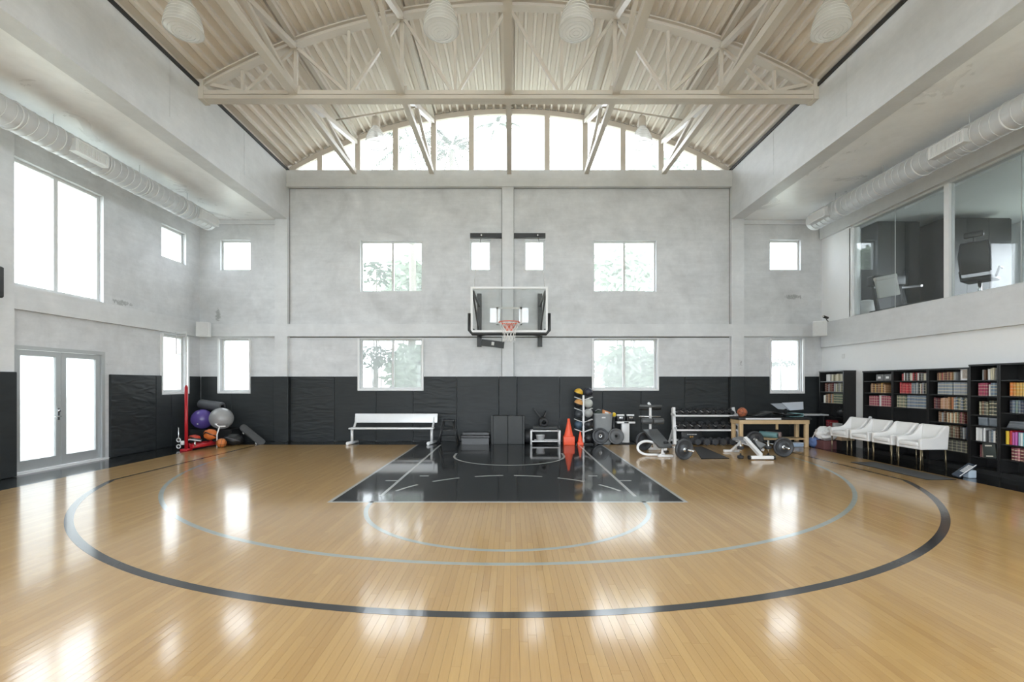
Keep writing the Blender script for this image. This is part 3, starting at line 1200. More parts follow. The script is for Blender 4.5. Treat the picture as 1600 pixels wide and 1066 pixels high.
plain_white = plain('bulb_glass', (.85, .85, .83), .3)
bx2, bx4 = 2 * NS, 4 * NS
bay_lamp(XC - 3.24, 11.22, 7.60, 'clear ribbed bell lamp hanging before the arched window on the left',
         ((XC - bx4, 11.7, 8.34), (XC - bx2, 10.75, 8.10)), top=8.22)
bay_lamp(XC + 3.24, 11.22, 7.60, 'clear ribbed bell lamp hanging before the arched window on the right',
         ((XC + bx4, 11.7, 8.34), (XC + bx2, 10.75, 8.10)), top=8.22)
for x, lab in ((-4.80, 'clear ribbed bell lamp at the top of the view, farthest left of four'), (-1.03, 'clear ribbed bell lamp at the top of the view left of the middle brace'),
               (.95, 'clear ribbed bell lamp at the top of the view right of the middle brace'), (4.68, 'clear ribbed bell lamp at the top of the view, farthest right of four')):
    bay_lamp(x, 6.75, 6.98, lab, top=arc_z(x) - .02)


# ------------------------------------------------------------------ ducts
def duct(side, label, regs):
    x = side * 7.95
    zc, r = 5.90, .228
    y0, y1 = YF + .1, 12.1
    d = thing('air_duct', label, 'air duct', (x, y1, zc), 0, 'spiral ducts along the side walls')
    mb = MB()
    mb.tube([(0, y0 - y1, 0), (0, 0, 0)], r, 28)
    mb.build('pipe', GALV, d)
    sm = MB()
    y = y0
    pts = []
    turns = (y1 - y0) / .16
    nn = int(turns * 14)
    for i in range(nn):
        a = 2 * math.pi * i / 14
        pts.append(((r + .001) * math.cos(a), (y0 - y1) + (y1 - y0 - .02) * i / nn, (r + .001) * math.sin(a)))
    sm.tube(pts, .009, 4)
    sm.build('spiral_seam', GALV, d)
    for (a, b) in regs:
        rg = MB()
        s = -side
        xa, xb = sorted((s * (r - .08), s * (r + .06)))
        rg.box(xa, xb, a - y1, b - y1, -.155, .07)
        g = rg.build('register', GALV, d)
        gr = MB()
        xf = s * (r + .06)
        n = int((b - a) / .028)
        gr.box(*sorted((xf, xf + s * .012)), a - y1, b - y1, .045, .07).box(*sorted((xf, xf + s * .012)), a - y1, b - y1, -.155, -.13)
        gr.box(*sorted((xf, xf + s * .012)), a - y1, a - y1 + .03, -.13, .045).box(*sorted((xf, xf + s * .012)), b - y1 - .03, b - y1, -.13, .045)
        for i in range(1, n):
            yy = a - y1 + (b - a) * i / n
            gr.box(*sorted((xf, xf + s * .010)), yy - .004, yy + .004, -.13, .045)
        gr.build('grille', WHITEMET, g)
    for yy in (1.6, 4.2, 6.6, 8.0, 9.85, 11.3):
        h = MB()
        h.tube([(0, yy - y1, r), (0, yy - y1, ZS - zc + .003)], .007, 6)
        h.build('hanger_rod', GALV, d)
        st = MB()
        st.tube([((r + .004) * math.cos(a), yy - y1, (r + .004) * math.sin(a)) for a in [2 * math.pi * k / 24 for k in range(24)]], .008, 5, True)
        st.build('strap', GALV, d)
    for yy in (7.3, 8.9, 11.0):
        st = MB()
        st.tube([((r + .004) * math.cos(a), yy - y1, (r + .004) * math.sin(a)) for a in [2 * math.pi * k / 24 for k in range(24)]], .014, 6, True)
        st.build('coupling', GALV, d)
    return d


duct(-1, 'spiral steel air duct under the left slab', ((8.10, 8.76), (11.42, 12.06)))
duct(1, 'spiral steel air duct under the right slab', ((7.80, 8.46), (11.25, 11.9)))

# ------------------------------------------------------------------ basketball hoop
BY = 10.92            # glass plane
hoop = thing('basketball_hoop', 'wall mounted glass basketball backboard with orange rim and white net', 'basketball hoop', (CX, YB, 2.7))


def hp(x, y, z):
    return (x, y - YB, z - 2.7)


bw, z0, z1 = .915, 2.86, 3.94
g = MB().box(-bw + .03, bw - .03, BY - YB, BY - YB + .013, z0 - 2.7 + .03, z1 - 2.7 - .03).build('backboard_glass', BOARDGLASS, hoop)
mb = MB()
fwd = .05
for a in ((-bw, bw, z1 - fwd, z1), (-bw, bw, z0, z0 + fwd), (-bw, -bw + fwd, z0 + fwd, z1 - fwd), (bw - fwd, bw, z0 + fwd, z1 - fwd)):
    mb.box(a[0], a[1], BY - YB - .02, BY - YB + .04, a[2] - 2.7, a[3] - 2.7)
mb.build('backboard_frame', WHITEMET, hoop)
mb = MB()
tw, th0, th1 = .305, 3.03, 3.46
for a in ((-tw, tw, th1 - .045, th1), (-tw, tw, th0, th0 + .03), (-tw, -tw + .045, th0, th1), (tw - .045, tw, th0, th1)):
    mb.box(a[0], a[1], BY - YB - .004, BY - YB - .001, a[2] - 2.7, a[3] - 2.7)
mb.build('target_square', LINEPALE, hoop)
mb = MB()
pts = [(-bw - .03, z0 + .45), (-bw - .03, z0 + .05), (-bw + .04, z0 - .035), (0, z0 - .035), (bw - .04, z0 - .035), (bw + .03, z0 + .05), (bw + .03, z0 + .45)]
mb.tube([hp(x, BY, z) for x, z in pts], .042, 10)
mb.build('edge_padding', BLACK, hoop)
rim_y = BY - .38
mb = MB()
mb.tube([hp(.235 * math.cos(a), rim_y + .235 * math.sin(a), 3.05) for a in [2 * math.pi * k / 36 for k in range(36)]], .012, 8, True)
rim = mb.build('rim', RIMRED, hoop)
mb = MB()
mb.box(-.08, .08, rim_y + .225 - YB, BY - YB - .005, .33, .36).box(-.09, .09, BY - YB - .035, BY - YB - .021, .20, .37)
mb.bar(hp(-.08, BY - .03, 2.94), hp(-.17, rim_y + .13, 3.035), .02, .02).bar(hp(.08, BY - .03, 2.94), hp(.17, rim_y + .13, 3.035), .02, .02)
mb.build('rim_bracket', RIMRED, hoop)
net = MB()
lv = [(.228, 3.04), (.20, 2.95), (.165, 2.86), (.14, 2.77), (.135, 2.68), (.15, 2.60)]
NK = 12
for j in range(len(lv) - 1):
    for k in range(NK):
        o0 = .5 if j % 2 else 0
        for dk in (0, 1):
            a = 2 * math.pi * (k + o0) / NK
            b = 2 * math.pi * (k + o0 + (.5 if dk else -.5)) / NK
            p = hp(lv[j][0] * math.cos(a), rim_y + lv[j][0] * math.sin(a), lv[j][1])
            q2 = hp(lv[j + 1][0] * math.cos(b), rim_y + lv[j + 1][0] * math.sin(b), lv[j + 1][1])
            net.tube([p, q2], .0045, 4)
net.build('net', NETWHITE, hoop)
# mount: wall posts, side arms, braces, cable boards
for s in (-1, 1):
    x = s * .86
    mb = MB()
    mb.box(x - .065, x + .065, -.16, -.09, 2.69 - 2.7, 4.20 - 2.7)
    mb.build('wall_post', BLACKMET, hoop)
    mb = MB()
    mb.bar(hp(x, YB - .13, 3.84), hp(x, BY + .05, 3.84), .05, .05)
    mb.bar(hp(x, YB - .13, 2.98), hp(x, BY + .05, 2.93), .05, .05)
    mb.bar(hp(x, YB - .13, 3.05), hp(x, BY + .05, 3.78), .04, .04)
    mb.build('side_arm', BLACKMET, hoop)
    mb = MB()
    mb.bar(hp(x, YB - .5, 2.95), hp(s * .12, BY + .08, 2.90), .035, .035)
    mb.build('lower_brace', BLACKMET, hoop)
    xa, xb = ((-1.12, -.225) if s < 0 else (.125, 1.02))
    mb = MB()
    mb.box(xa, xb, -.10, -.02, 5.80 - 2.7, 5.93 - 2.7)
    mb.build('cable_board', BLACKMET, hoop)
    mb = MB()
    mb.tube([hp(s * .80, YB - .11, 5.86), hp(s * .86, 12.1, 4.9), hp(s * .84, BY + .03, z1)], .007, 6)
    mb.lathe([(0, -.03), (.025, -.02), (.03, 0), (.025, .02), (0, .03)], 10, T(*hp(s * .80, YB - .13, 5.86)))
    mb.build('support_cable', CHROME, hoop)
mb = MB()
M = T(*hp(-.44, 12.2, 2.70)) @ Ry(.12)
mb.box(-.30, .30, -.05, .05, -.085, .085, M)
crank = mb.build('winch_box', BLACK, hoop)
mb = MB()
mb.box(-.035, .035, -.055, -.051, -.045, .045, M).box(-.02, .0, -.058, -.055, .01, .045, M)
mb.build('winch_badge', SPEAKERW, crank)

# ------------------------------------------------------------------ speakers and small wall fittings


def speaker(x, y, z, rz, label):
    s = thing('wall_speaker', label, 'speaker', (x, y, z), rz, 'white corner loudspeakers')
    MB().rbox(-.16, .16, -.13, .13, -.20, .20, .025).build('cabinet', SPEAKERW, s)
    gm = MB()
    gm.rbox(-.14, .14, -.145, -.128, -.175, .175, .008)
    gm.build('grille', plain('speaker_grille', (.62, .625, .625), .8), s)
    b = MB()
    b.tube([(0, .13, 0), (0, .24, 0)], .02, 8)
    b.build('bracket', WHITEMET, s)
    return s


speaker(wx(318, 12.75), 12.75, wz(515, 12.75), .35, 'white box loudspeaker in the back left corner')
speaker(wx(1281, 12.3), 12.3, wz(514, 12.3), -.6, 'white box loudspeaker on the corner of the right concrete band')
c = thing('security_camera', 'small black camera on bracket above the right corner loudspeaker', 'camera', (wx(1289, 12.45), 12.45, wz(497, 12.45)))
MB().tube([(-.08, -.06, .03), (.07, .0, .0)], .035, 10).build('body', BLACK, c)
MB().tube([(-.10, -.07, .035), (-.08, -.06, .03)], .026, 10).build('lens', CHROME, c)
MB().tube([(.02, 0, .0), (.06, 0, -.07), (.10, .02, -.09)], .012, 8).build('bracket', BLACKMET, c)
tvx = thing('wall_box', 'black rounded box on the left wall pilaster at the edge of the view', 'wall box', (XL + .16, 7.80, 3.38))
MB().rbox(-.02, .05, -.2, .12, -.27, .27, .03).build('body', BLACK, tvx)
MB().rbox(.05, .062, -.18, .10, -.25, .25, .005).build('front', BLACKMET, tvx)
so = thing('wall_socket', 'small white socket on the white wall right of the corner', 'socket', (XR - .002, 12.35, 2.38))
MB().rbox(-.012, 0, -.05, .05, -.06, .06, .005).build('plate', SPEAKERW, so)
MB().box(-.016, -.012, -.02, .02, -.025, .025).build('rocker', WHITEMET, so)

# ------------------------------------------------------------------ equipment along the hoop wall
# team bench
YBN = 12.55
bench = thing('team_bench', 'long white aluminium team bench with backrest under the left window', 'bench', (wx(613, YBN), YBN, 0))
L = 1.14
MB().rbox(-L, L, -.17, .12, .415, .455, .012).build('seat', BENCHALU, bench)
M = T(0, .20, .69) @ Rx(-.14)
MB().rbox(-L + .06, L + .06, -.018, .018, -.125, .125, .008, M).build('backrest', BENCHALU, bench)
for s in (-1, 1):
    x = s * (L - .06)
    MB().tube([(x, -.05, .415), (x, -.05, .06)], .038, 12).build('leg', BENCHALU, bench)
    MB().tube([(x, -.05, .40), (x, .10, .43), (x + .02, .18, .58), (x + .02, .21, .72)], .03, 10).build('back_post', BENCHALU, bench)
    ft = MB().tube([(x - .06, -.22, .045), (x + .06, .22, .045)], .042, 12).build('foot', BENCHALU, bench)
    MB().tube([(x - .065, -.235, .045), (x - .058, -.212, .045)], .046, 12).build('end_cap', WHITEMET, ft)

# stool
YST = 12.52
st = thing('stool', 'tall black metal stool between the bench and the wall pads', 'stool', (wx(701, YST), YST, 0))
MB().rbox(-.165, .165, -.15, .15, .63, .665, .014).build('seat', BLACKMET, st)
for sx in (-1, 1):
    for sy in (-1, 1):
        MB().tube([(sx * .13, sy * .12, .635), (sx * .265, sy * .18, 0.0)], [.022, .016], 8).build('leg', BLACKMET, st)
for z, k in ((.22, .222), (.40, .183)):
    r = MB()
    P = [(-k, -.165, z), (k, -.165, z), (k, .165, z), (-k, .165, z)]
    r.tube(P, .01, 6, True)
    r.build('stretcher', BLACKMET, st)

# tread-plate step
stp = thing('platform_step', 'low black step platform with tread plate face beside the stool', 'step', (wx(742.5, 12.5), 12.62, 0))
MB().rbox(-.39, .39, -.16, .2, .17, .235, .01).build('top', BLACKMET, stp)
MB().box(-.37, .37, -.14, .19, 0, .17).build('body', BLACKMET, stp)
tr = MB()
for i in range(16):
    for j in range(4):
        x = -.35 + i * .0465
        z = .025 + j * .038
        a = .6 if (i + j) % 2 else -.6
        tr.box(-.016, .016, -.004, .003, -.004, .004, T(x, -.142, z) @ Ry(a))
tr.build('tread_pattern', IRON, stp)
MB().box(-.36, .36, .06, .2, .235, .30).build('back_riser', BLACKMET, stp)

# upright folded panel mat
pm = thing('panel_mat', 'square black foam panel mat standing against the centre pilaster pad', 'mat', (wx(793.5, 12.6), 12.66, 0))
GREYFOAM = plain('charcoal_foam', (.045, .048, .049), .65, vary=.1)
for x0, x1 in ((-.455, -.40), (-.398, -.003), (.003, .398), (.40, .455)):
    MB().rbox(x0, x1, -.14, .12, .0, .77, .014).build('fold', GREYFOAM, pm)

# low white rack with rolls
rk = thing('low_rack', 'low white tube rack holding rolled mats left of the cones', 'rack', (wx(852, 12.52), 12.60, 0))
MB()
for s in (-1, 1):
    mb = MB()
    mb.tube([(s * .385, -.13, 0), (s * .385, -.13, .37), (s * .385, .16, .37), (s * .385, .16, 0)], .026, 8)
    mb.build('end_frame', WHITEMET, rk)
for y, z in ((-.13, .085), (-.13, .365), (.16, .365), (.16, .085)):
    MB().tube([(-.385, y, z), (.385, y, z)], .02, 8).build('rail', WHITEMET, rk)
MB().box(-.36, .36, -.12, .15, .335, .35).build('shelf', BLACK, rk)
MB().box(-.36, .36, -.12, .15, .07, .078).build('shelf', BLACK, rk)


def roll(name, label, cat, p0, p1, r, mat, rin=.4, group=None):
    p0, p1 = Vector(p0), Vector(p1)
    t = thing(name, label, cat, p0, 0, group)
    d = p1 - p0
    Ln = d.length
    M = d.to_track_quat('Z', 'Y').to_matrix().to_4x4()
    MB().lathe([(r * rin, 0), (r * .96, 0), (r, .012), (r, Ln - .012), (r * .96, Ln), (r * rin, Ln)], 26, M).build('wrap', mat, t)
    MB().lathe([(r * rin, .015), (r * rin, Ln - .015)], 20, M).build('core', BLACK, t)
    return t


bxr = wx(852, 12.52)
roll('foam_roller', 'long dark foam roller lying across the top of the low white rack', 'foam roller', (bxr - .33, 12.60, .435), (bxr + .33, 12.60, .435), .06, GREYFOAM)
roll('rolled_mat', 'thick black mat roll facing the camera on the low white rack', 'mat', (bxr - .04, 12.44, .60), (bxr - .04, 12.85, .60), .125, RUBBER, .5)
fm = thing('folded_mat', 'black mat leaning folded against the wall pads behind the low rack', 'mat', (bxr + .05, 12.98, .38))
MB().rbox(-.02, .02, -.12, .08, -.05, .72, .008, T(.1, 0, 0) @ Ry(-.68)).build('flap', RUBBER, fm)
MB().rbox(-.02, .02, -.10, .1, -.05, .55, .008, T(-.22, .0, .0) @ Ry(.45)).build('flap', RUBBER, fm)
wb = thing('storage_tub', 'small white tub on the lower shelf of the low rack', 'tub', (bxr - .13, 12.58, .08))
MB().lathe([(0, 0), (.095, 0), (.12, .16), (.125, .16), (.125, .17), (.112, .17), (.092, .01)], 20).build('body', SPEAKERW, wb)
kb = thing('slam_ball', 'black rubber ball on the floor left of the low white rack', 'ball', (wx(826, 12.75), 12.80, .17))
MB().ball((0, 0, .02), .19).build('shell', RUBBER, kb)
MB().lathe([(.02, 0), (.02, .006), (.008, .006)], 12, T(0, -.185, .06) @ Rx(H90)).build('valve', BLACK, kb)


def cone(x, y, r, h, label, collar=0.0, base=.0):
    c = thing('traffic_cone', label, 'cone', (x, y, 0), 0, 'orange training cones')
    b = MB()
    b.rbox(-r, r, -r, r, 0, .03 + base, .012)
    b.build('base', ORANGE, c)
    MB().lathe([(r * .86, .03 + base), (r * .80, .07 + base), (r * .30, h * .86), (r * .22, h), (r * .12, h)], 28).build('cone_body', ORANGE, c)
    return c


cone(wx(888.5, 12.45), 12.45, .145, .70, 'tall orange cone on a stacked square base beside the ball rack', base=.20)
cone(wx(906.5, 12.38), 12.38, .078, .355, 'small orange cone standing before the ball rack pole', base=.05)

# medicine ball tree
YM = 12.60
mx_ = wx(911.5, YM)
tree = thing('ball_rack', 'white vertical ball rack with angled arms', 'rack', (mx_, YM, 0))
MB().rbox(-.026, .026, -.026, .026, .0, 1.33, .006).build('pole', WHITEMET, tree)
MB().rbox(-.24, .24, -.2, .2, 0, .035, .01).build('base', BLACKMET, tree)
levels = [1.27, .965, .665, .395]
for z in levels:
    for s in (-1, 1):
        mb = MB()
        for dy in (-.09, .09):
            mb.tube([(s * .02, dy * .4, z - .07), (s * .24, dy, z + .01)], .011, 6)
        mb.tube([(s * .235, -.09, z + .01), (s * .235, .09, z + .01)], .011, 6)
        mb.build('arm', WHITEMET, tree)
        MB()
balls = [(904, 614, (.68, .40, .03), (.012, .012, .013), 'yellow and black medicine ball at the top left of the ball rack'),
         (916.5, 613, (.03, .034, .05), (.02, .02, .026), 'dark navy medicine ball at the top right of the ball rack'),
         (904.5, 630.5, (.62, .32, .10), (.012, .012, .013), 'tan orange and black medicine ball, second on the left of the ball rack'),
         (918.5, 630.5, (.50, .52, .48), (.46, .48, .45), 'pale grey medicine ball, second on the right of the ball rack'),
         (904.5, 647.5, (.035, .04, .045), (.03, .034, .038), 'charcoal medicine ball, third on the left of the ball rack'),
         (918.5, 645.5, (.36, .37, .36), (.33, .34, .33), 'mid grey medicine ball, third on the right of the ball rack'),
         (904.5, 664, (.05, .085, .125), (.04, .07, .10), 'blue medicine ball at the bottom left of the ball rack'),
         (918.5, 663.5, (.02, .021, .024), (.018, .019, .02), 'black medicine ball at the bottom right of the ball rack'),
         (918.5, 681, (.016, .017, .019), (.014, .015, .016), 'black medicine ball on the floor beside the ball rack pole')]
for i, (px_, py_, ca, cb, lab) in enumerate(balls):
    r = .122
    z = wz(py_, YM)
    bl = thing('medicine_ball', lab, 'ball', (mx_ + (.135 if px_ > 911 else -.135), YM, z if i < 8 else r + .036), 0, 'medicine balls on the ball rack')
    bo = MB().ball((0, 0, 0), r).build('shell', med_ball_mat('medicine_ball_%d' % i, ca, cb), bl)
    bo.rotation_euler = (.1, .35 if px_ < 911 else -.35, 0)
    MB().tube([(.0865 * 1.42 * math.cos(a) * .999, 0, .0865 * 1.42 * math.sin(a) * .999) for a in [2 * math.pi * k / 30 for k in range(30)]], .003, 5, True).build('seam', BLACK, bl)

# grey bin with an orange block in it
YG = 12.78
binx = wx(941, YG)
gb = thing('storage_bin', 'tall grey plastic bin behind the weight plates', 'bin', (binx, YG, 0))
GREYPL = plain('grey_plastic', (.29, .305, .31), .5)
prof = [(-.245, .0), (.245, .0), (.275, .80), (-.275, .80)]
b = MB()
for (a0, a1, rin) in ((0, .80, 0),):
    V = []
    ring = []
    for z, w, d in ((0, .225, .16), (.04, .235, .17), (.78, .262, .195), (.80, .28, .21), (.83, .28, .21), (.83, .262, .195), (.10, .235, .17)):
        pts = []
        for k in range(28):
            a = 2 * math.pi * k / 28
            ca, sa = math.cos(a), math.sin(a)
            e = .45
            pts.append((w * math.copysign(abs(ca) ** e, ca), d * math.copysign(abs(sa) ** e, sa), z))
        V += pts
    F = []
    for i in range(6):
        for k in range(28):
            l = (k + 1) % 28
            F.append((i * 28 + k, i * 28 + l, (i + 1) * 28 + l, (i + 1) * 28 + k))
    b.add(V, F, True)
b.build('body', GREYPL, gb)
MB().rbox(-.05, .05, -.205, -.19, .70, .735, .004).build('label_plate', SPEAKERW, gb)
ib = thing('foam_block', 'orange brown block sticking out of the grey bin', 'block', (binx + .11, YG, .84))
MB().rbox(-.125, .125, -.06, .06, -.05, .05, .018, Ry(.35)).build('block', plain('orange_foam', (.55, .22, .08), .6), ib)
MB().box(-.05, .05, -.062, -.058, -.02, .02, Ry(.35)).build('print', SPEAKERW, ib)
gk = thing('boxing_glove', 'dark green and black gear heaped in the mouth of the grey bin', 'gear', (binx - .1, YG, .83))
MB().ball((0, 0, .02), .11, sq=(1.1, .8, .7)).build('body', plain('dark_green_vinyl', (.03, .045, .035), .45), gk)
MB().tube([(-.1, -.03, .06), (-.03, -.06, .11), (.06, -.05, .08)], .012, 6).build('strap', GREYPL, gk)


def plate(x, y, z, r, th, M, label, mat=IRON, group='round weight plates'):
    p = thing('weight_plate', label, 'weight plate', (x, y, z), 0, group)
    pr = [(.026, -th / 2), (.055, -th / 2), (.06, -th * .38), (r * .40, -th * .38), (r * .44, -th * .22), (r * .78, -th * .22), (r * .83, -th / 2), (r * .97, -th / 2), (r, -th * .35),
          (r, th * .35), (r * .97, th / 2), (r * .83, th / 2), (r * .78, th * .22), (r * .44, th * .22), (r * .40, th * .38), (.06, th * .38), (.055, th / 2), (.026, th / 2)]
    MB().lathe(pr, 36, M).build('disc', mat, p)
    MB().lathe([(.026, -th / 2 - .002), (.045, -th / 2 - .002), (.045, th / 2 + .002), (.026, th / 2 + .002), (.026, -th / 2 - .002)], 20, M).build('hub', CHROME if mat is IRON else BLACK, p)
    rg = MB()
    for rr in (r * .55, r * .68):
        rg.tube([M @ Vector((rr * math.cos(a), rr * math.sin(a), -th * .22)) for a in [2 * math.pi * k / 30 for k in range(30)]], .006, 5, True)
    rg.build('raised_ring', mat, p)
    return p


IRON2 = plain('worn_grey_plate', (.115, .12, .125), .5, metal=.25)
tilt = Rx(H90 - .16)
plate(wx(939, 12.42), 12.50, .225, .222, .05, tilt, 'dark weight plate leaning on the grey bin', IRON)
plate(wx(963.5, 12.42), 12.50, .218, .215, .05, tilt, 'lighter grey weight plate leaning right of the darker plate', IRON2)


def dumbbell(loc, rot, r, L, label, group, kind='hex', mat=RUBBER):
    d = thing('dumbbell', label, 'dumbbell', loc, 0, group)
    d.rotation_euler = rot
    MB().lathe([(.013, -L * .28), (.016, -L * .15), (.0175, 0), (.016, L * .15), (.013, L * .28)], 10, Rx(H90)).build('handle', CHROME, d)
    for s in (-1, 1):
        n = 6 if kind == 'hex' else 20
        hl = L * .24
        pr = [(0, -hl / 2), (r * .8, -hl / 2), (r, -hl / 2 + r * .18), (r, hl / 2 - r * .18), (r * .8, hl / 2), (0, hl / 2)]
        MB().lathe(pr, n, T(0, s * (L / 2 - hl / 2), 0) @ Rx(H90) @ Rz(math.pi / 6), smooth=(kind != 'hex')).build('head', mat, d)
    return d


# adjustable dumbbell stand
YA = 12.70
ax = wx(977, YA)
sd = thing('dumbbell_stand', 'white pedestal stand for the pair of adjustable dumbbells', 'stand', (ax, YA, 0))
MB().rbox(-.11, .10, -.06, .06, .02, .56, .01).build('column', WHITEMET, sd)
MB().rbox(-.22, .22, -.17, .15, 0, .03, .008).build('base', BLACKMET, sd)
MB().rbox(-.245, .245, -.12, .12, .555, .61, .01).build('tray', WHITEMET, sd)
MB().box(-.06, .06, -.125, -.12, .565, .60).build('badge', BLACK, sd)
for s, w in ((-1, 'left'), (1, 'right')):
    d = thing('adjustable_dumbbell', 'blocky adjustable dumbbell on the %s of the white pedestal stand' % w, 'dumbbell', (ax + s * .135, YA, .615), 0, 'adjustable dumbbells')
    for k in range(5):
        MB().rbox(-.105 + k * .044, -.068 + k * .044, -.085, .085, .0, .14, .006).build('plate', BLACK, d)
    MB().tube([(-.07, -.0, .165), (.07, 0, .165)], .016, 8).build('handle', CHROME, d)
    MB().rbox(-.10, .10, -.05, .05, .14, .185, .008).build('cradle', WHITEMET, d)
    MB().box(-.05, .05, -.088, -.085, .08, .12).build('dial', CHROME, d)
yb = thing('tennis_ball', 'small yellow ball resting on the rim beside the grey bin', 'ball', (binx + .31, YG - .05, .79))
MB().ball((0, 0, 0), .06).build('shell', plain('yellow_felt', (.75, .52, .03), .7), yb)
MB().tube([(.061 * math.cos(a), .02 * math.sin(2 * a), .061 * math.sin(a)) for a in [2 * math.pi * k / 24 for k in range(24)]], .003, 4, True).build('seam', SPEAKERW, yb)
tp_ = thing('tripod', 'black stand with splayed legs under the yellow ball', 'stand', (binx + .33, YG, 0))
MB().tube([(-.02, -.05, .73), (0, 0, .4), (.05, 0, 0)], .02, 8).build('leg', BLACKMET, tp_)
MB().tube([(-.02, -.05, .73), (-.03, 0, .4), (-.04, .05, 0)], .02, 8).build('leg', BLACKMET, tp_)
MB().box(-.05, .01, -.09, -.01, .71, .73).build('holder', BLACKMET, tp_)

# decline sit-up bench
sb = thing('situp_bench', 'white framed sit-up bench with charcoal pads and foot rollers', 'exercise bench', (wx(1028, 10.6), 10.6, 0))
PADB = plain('charcoal_bench_pad', (.075, .08, .082), .42)
by = 10.6
bxo = wx(1028, 10.6)


def sp(px_, py_, Y):
    return Vector((wx(px_, Y) - bxo, Y - by, wz(py_, Y)))


hi0, hi1 = sp(1004.5, 671, 11.3), sp(1027, 670, 11.3)
lo0, lo1 = sp(1029.5, 697.5, 10.25), sp(1050.5, 696.5, 10.25)
up = Vector((0, 0, 1))
n_ = (hi1 - hi0).cross(lo0 - hi0).normalized()
if n_.z < 0:
    n_ = -n_
V = [p - n_ * .06 for p in (hi0, hi1, lo1, lo0)] + [p + n_ * .0 for p in (hi0, hi1, lo1, lo0)]
pb = MB().add(V, [(0, 1, 2, 3), (4, 5, 6, 7), (0, 1, 5, 4), (1, 2, 6, 5), (2, 3, 7, 6), (3, 0, 4, 7)]).build('long_pad', [PADB], sb)
bmm = bmesh.new(); bmm.from_mesh(pb.data)
bmesh.ops.bevel(bmm, geom=bmm.edges[:], offset=.016, segments=3, profile=.5, affect='EDGES')
bmm.to_mesh(pb.data); bmm.free()
chi, clo = (hi0 + hi1) / 2 - n_ * .085, (lo0 + lo1) / 2 - n_ * .085
MB().bar(chi, clo, .07, .05).build('spine', WHITEMET, sb)
# upright with rollers at the far, high end
ux = wx(1016, 11.45) - bxo
uy = 11.45 - by
u0 = Vector((ux, uy, .06))
MB().tube([u0, (ux, uy, .95), (ux, uy, 1.07), (ux - .02, uy - .02, 1.13), (ux - .06, uy - .06, 1.16)], .032, 10).build('upright', WHITEMET, sb)
MB().tube([(ux - .28, uy - .04, 1.085), (ux + .28, uy - .04, 1.085)], .035, 14).build('top_roller', PADB, sb)
MB().tube([(ux - .26, uy + .06, 1.02), (ux + .28, uy + .06, 1.02)], .035, 14).build('top_roller', BLACK, sb)
for s in (-1, 1):
    MB().lathe([(0, -.13), (.06, -.13), (.072, -.115), (.072, .115), (.06, .13), (0, .13)], 18, T(ux + s * .138 + .03, uy - .1, .72) @ Ry(H90)).build('foot_roller', PADB, sb)
MB().tube([(ux - .29, uy - .02, .83), (ux + .25, uy - .02, .83)], .016, 8).build('roller_bar', CHROME, sb)
MB().bar((ux, uy, .30), chi, .06, .06).build('link', WHITEMET, sb)
# feet
p1 = sp(1036, 712, 10.35)
MB().bar(clo + Vector((0, .12, 0)), (p1.x, p1.y, .06), .07, .08).build('front_leg', WHITEMET, sb)
MB().rbox(p1.x - .12, p1.x + .22, p1.y - .04, p1.y + .04, 0.0, .05, .01).build('front_foot', WHITEMET, sb)
for z in (.13, .33):
    MB().tube([(p1.x + .0, p1.y - .05, z), (p1.x + .1, p1.y - .05, z)], .028, 10).build('peg', BLACK, sb)
MB().bar(chi + (clo - chi) * .25, (ux + .05, uy - .25, .05), .07, .07).build('rear_leg', WHITEMET, sb)
MB().rbox(ux - .05, ux + .25, uy - .04, uy + .04, 0, .06, .01).build('rear_foot', WHITEMET, sb)
# curved handle hoop sweeping out on the left
pts = []
hc = sp(1009, 707.5, 10.55)
hc.z = .17
for k in range(15):
    a = math.radians(60 + 215 * k / 14)
    pts.append((hc.x + .22 * math.cos(a) + .03, hc.y + .08 - .16 * (k / 14), .175 + .145 * math.sin(a)))
pts = [(hc.x + .36, hc.y + .1, .24)] + pts + [(hc.x + .30, hc.y - .12, .03), (p1.x - .05, p1.y, .04)]
MB().tube(pts, .03, 10).build('curved_handle', WHITEMET, sb)

# barbells with plates


def barbell(p0, p1, label):
    p0, p1 = Vector(p0), Vector(p1)
    d = p1 - p0
    Ln = d.length
    M = d.to_track_quat('Z', 'Y').to_matrix().to_4x4()
    t = thing('barbell', label, 'barbell', p0, 0, 'loaded barbells on the floor')
    MB().lathe([(0, .0), (.014, .0), (.014, Ln), (0, Ln)], 12, M).build('shaft', CHROME, t)
    for a, b in ((-.02, .38), (Ln - .38, Ln + .02)):
        MB().lathe([(0, a), (.0245, a), (.0245, b), (0, b)], 14, M).build('sleeve', CHROME, t)
    return t, M


def two_plates(p0, p1, f0, f1, r, labs):
    p0, p1 = Vector(p0), Vector(p1)
    d = (p1 - p0)
    M = d.to_track_quat('Z', 'Y').to_matrix().to_4x4()
    for f, lab in zip((f0, f1), labs):
        c = p0 + d * f
        plate(c.x, c.y, r, r, .06, M, lab, IRON)


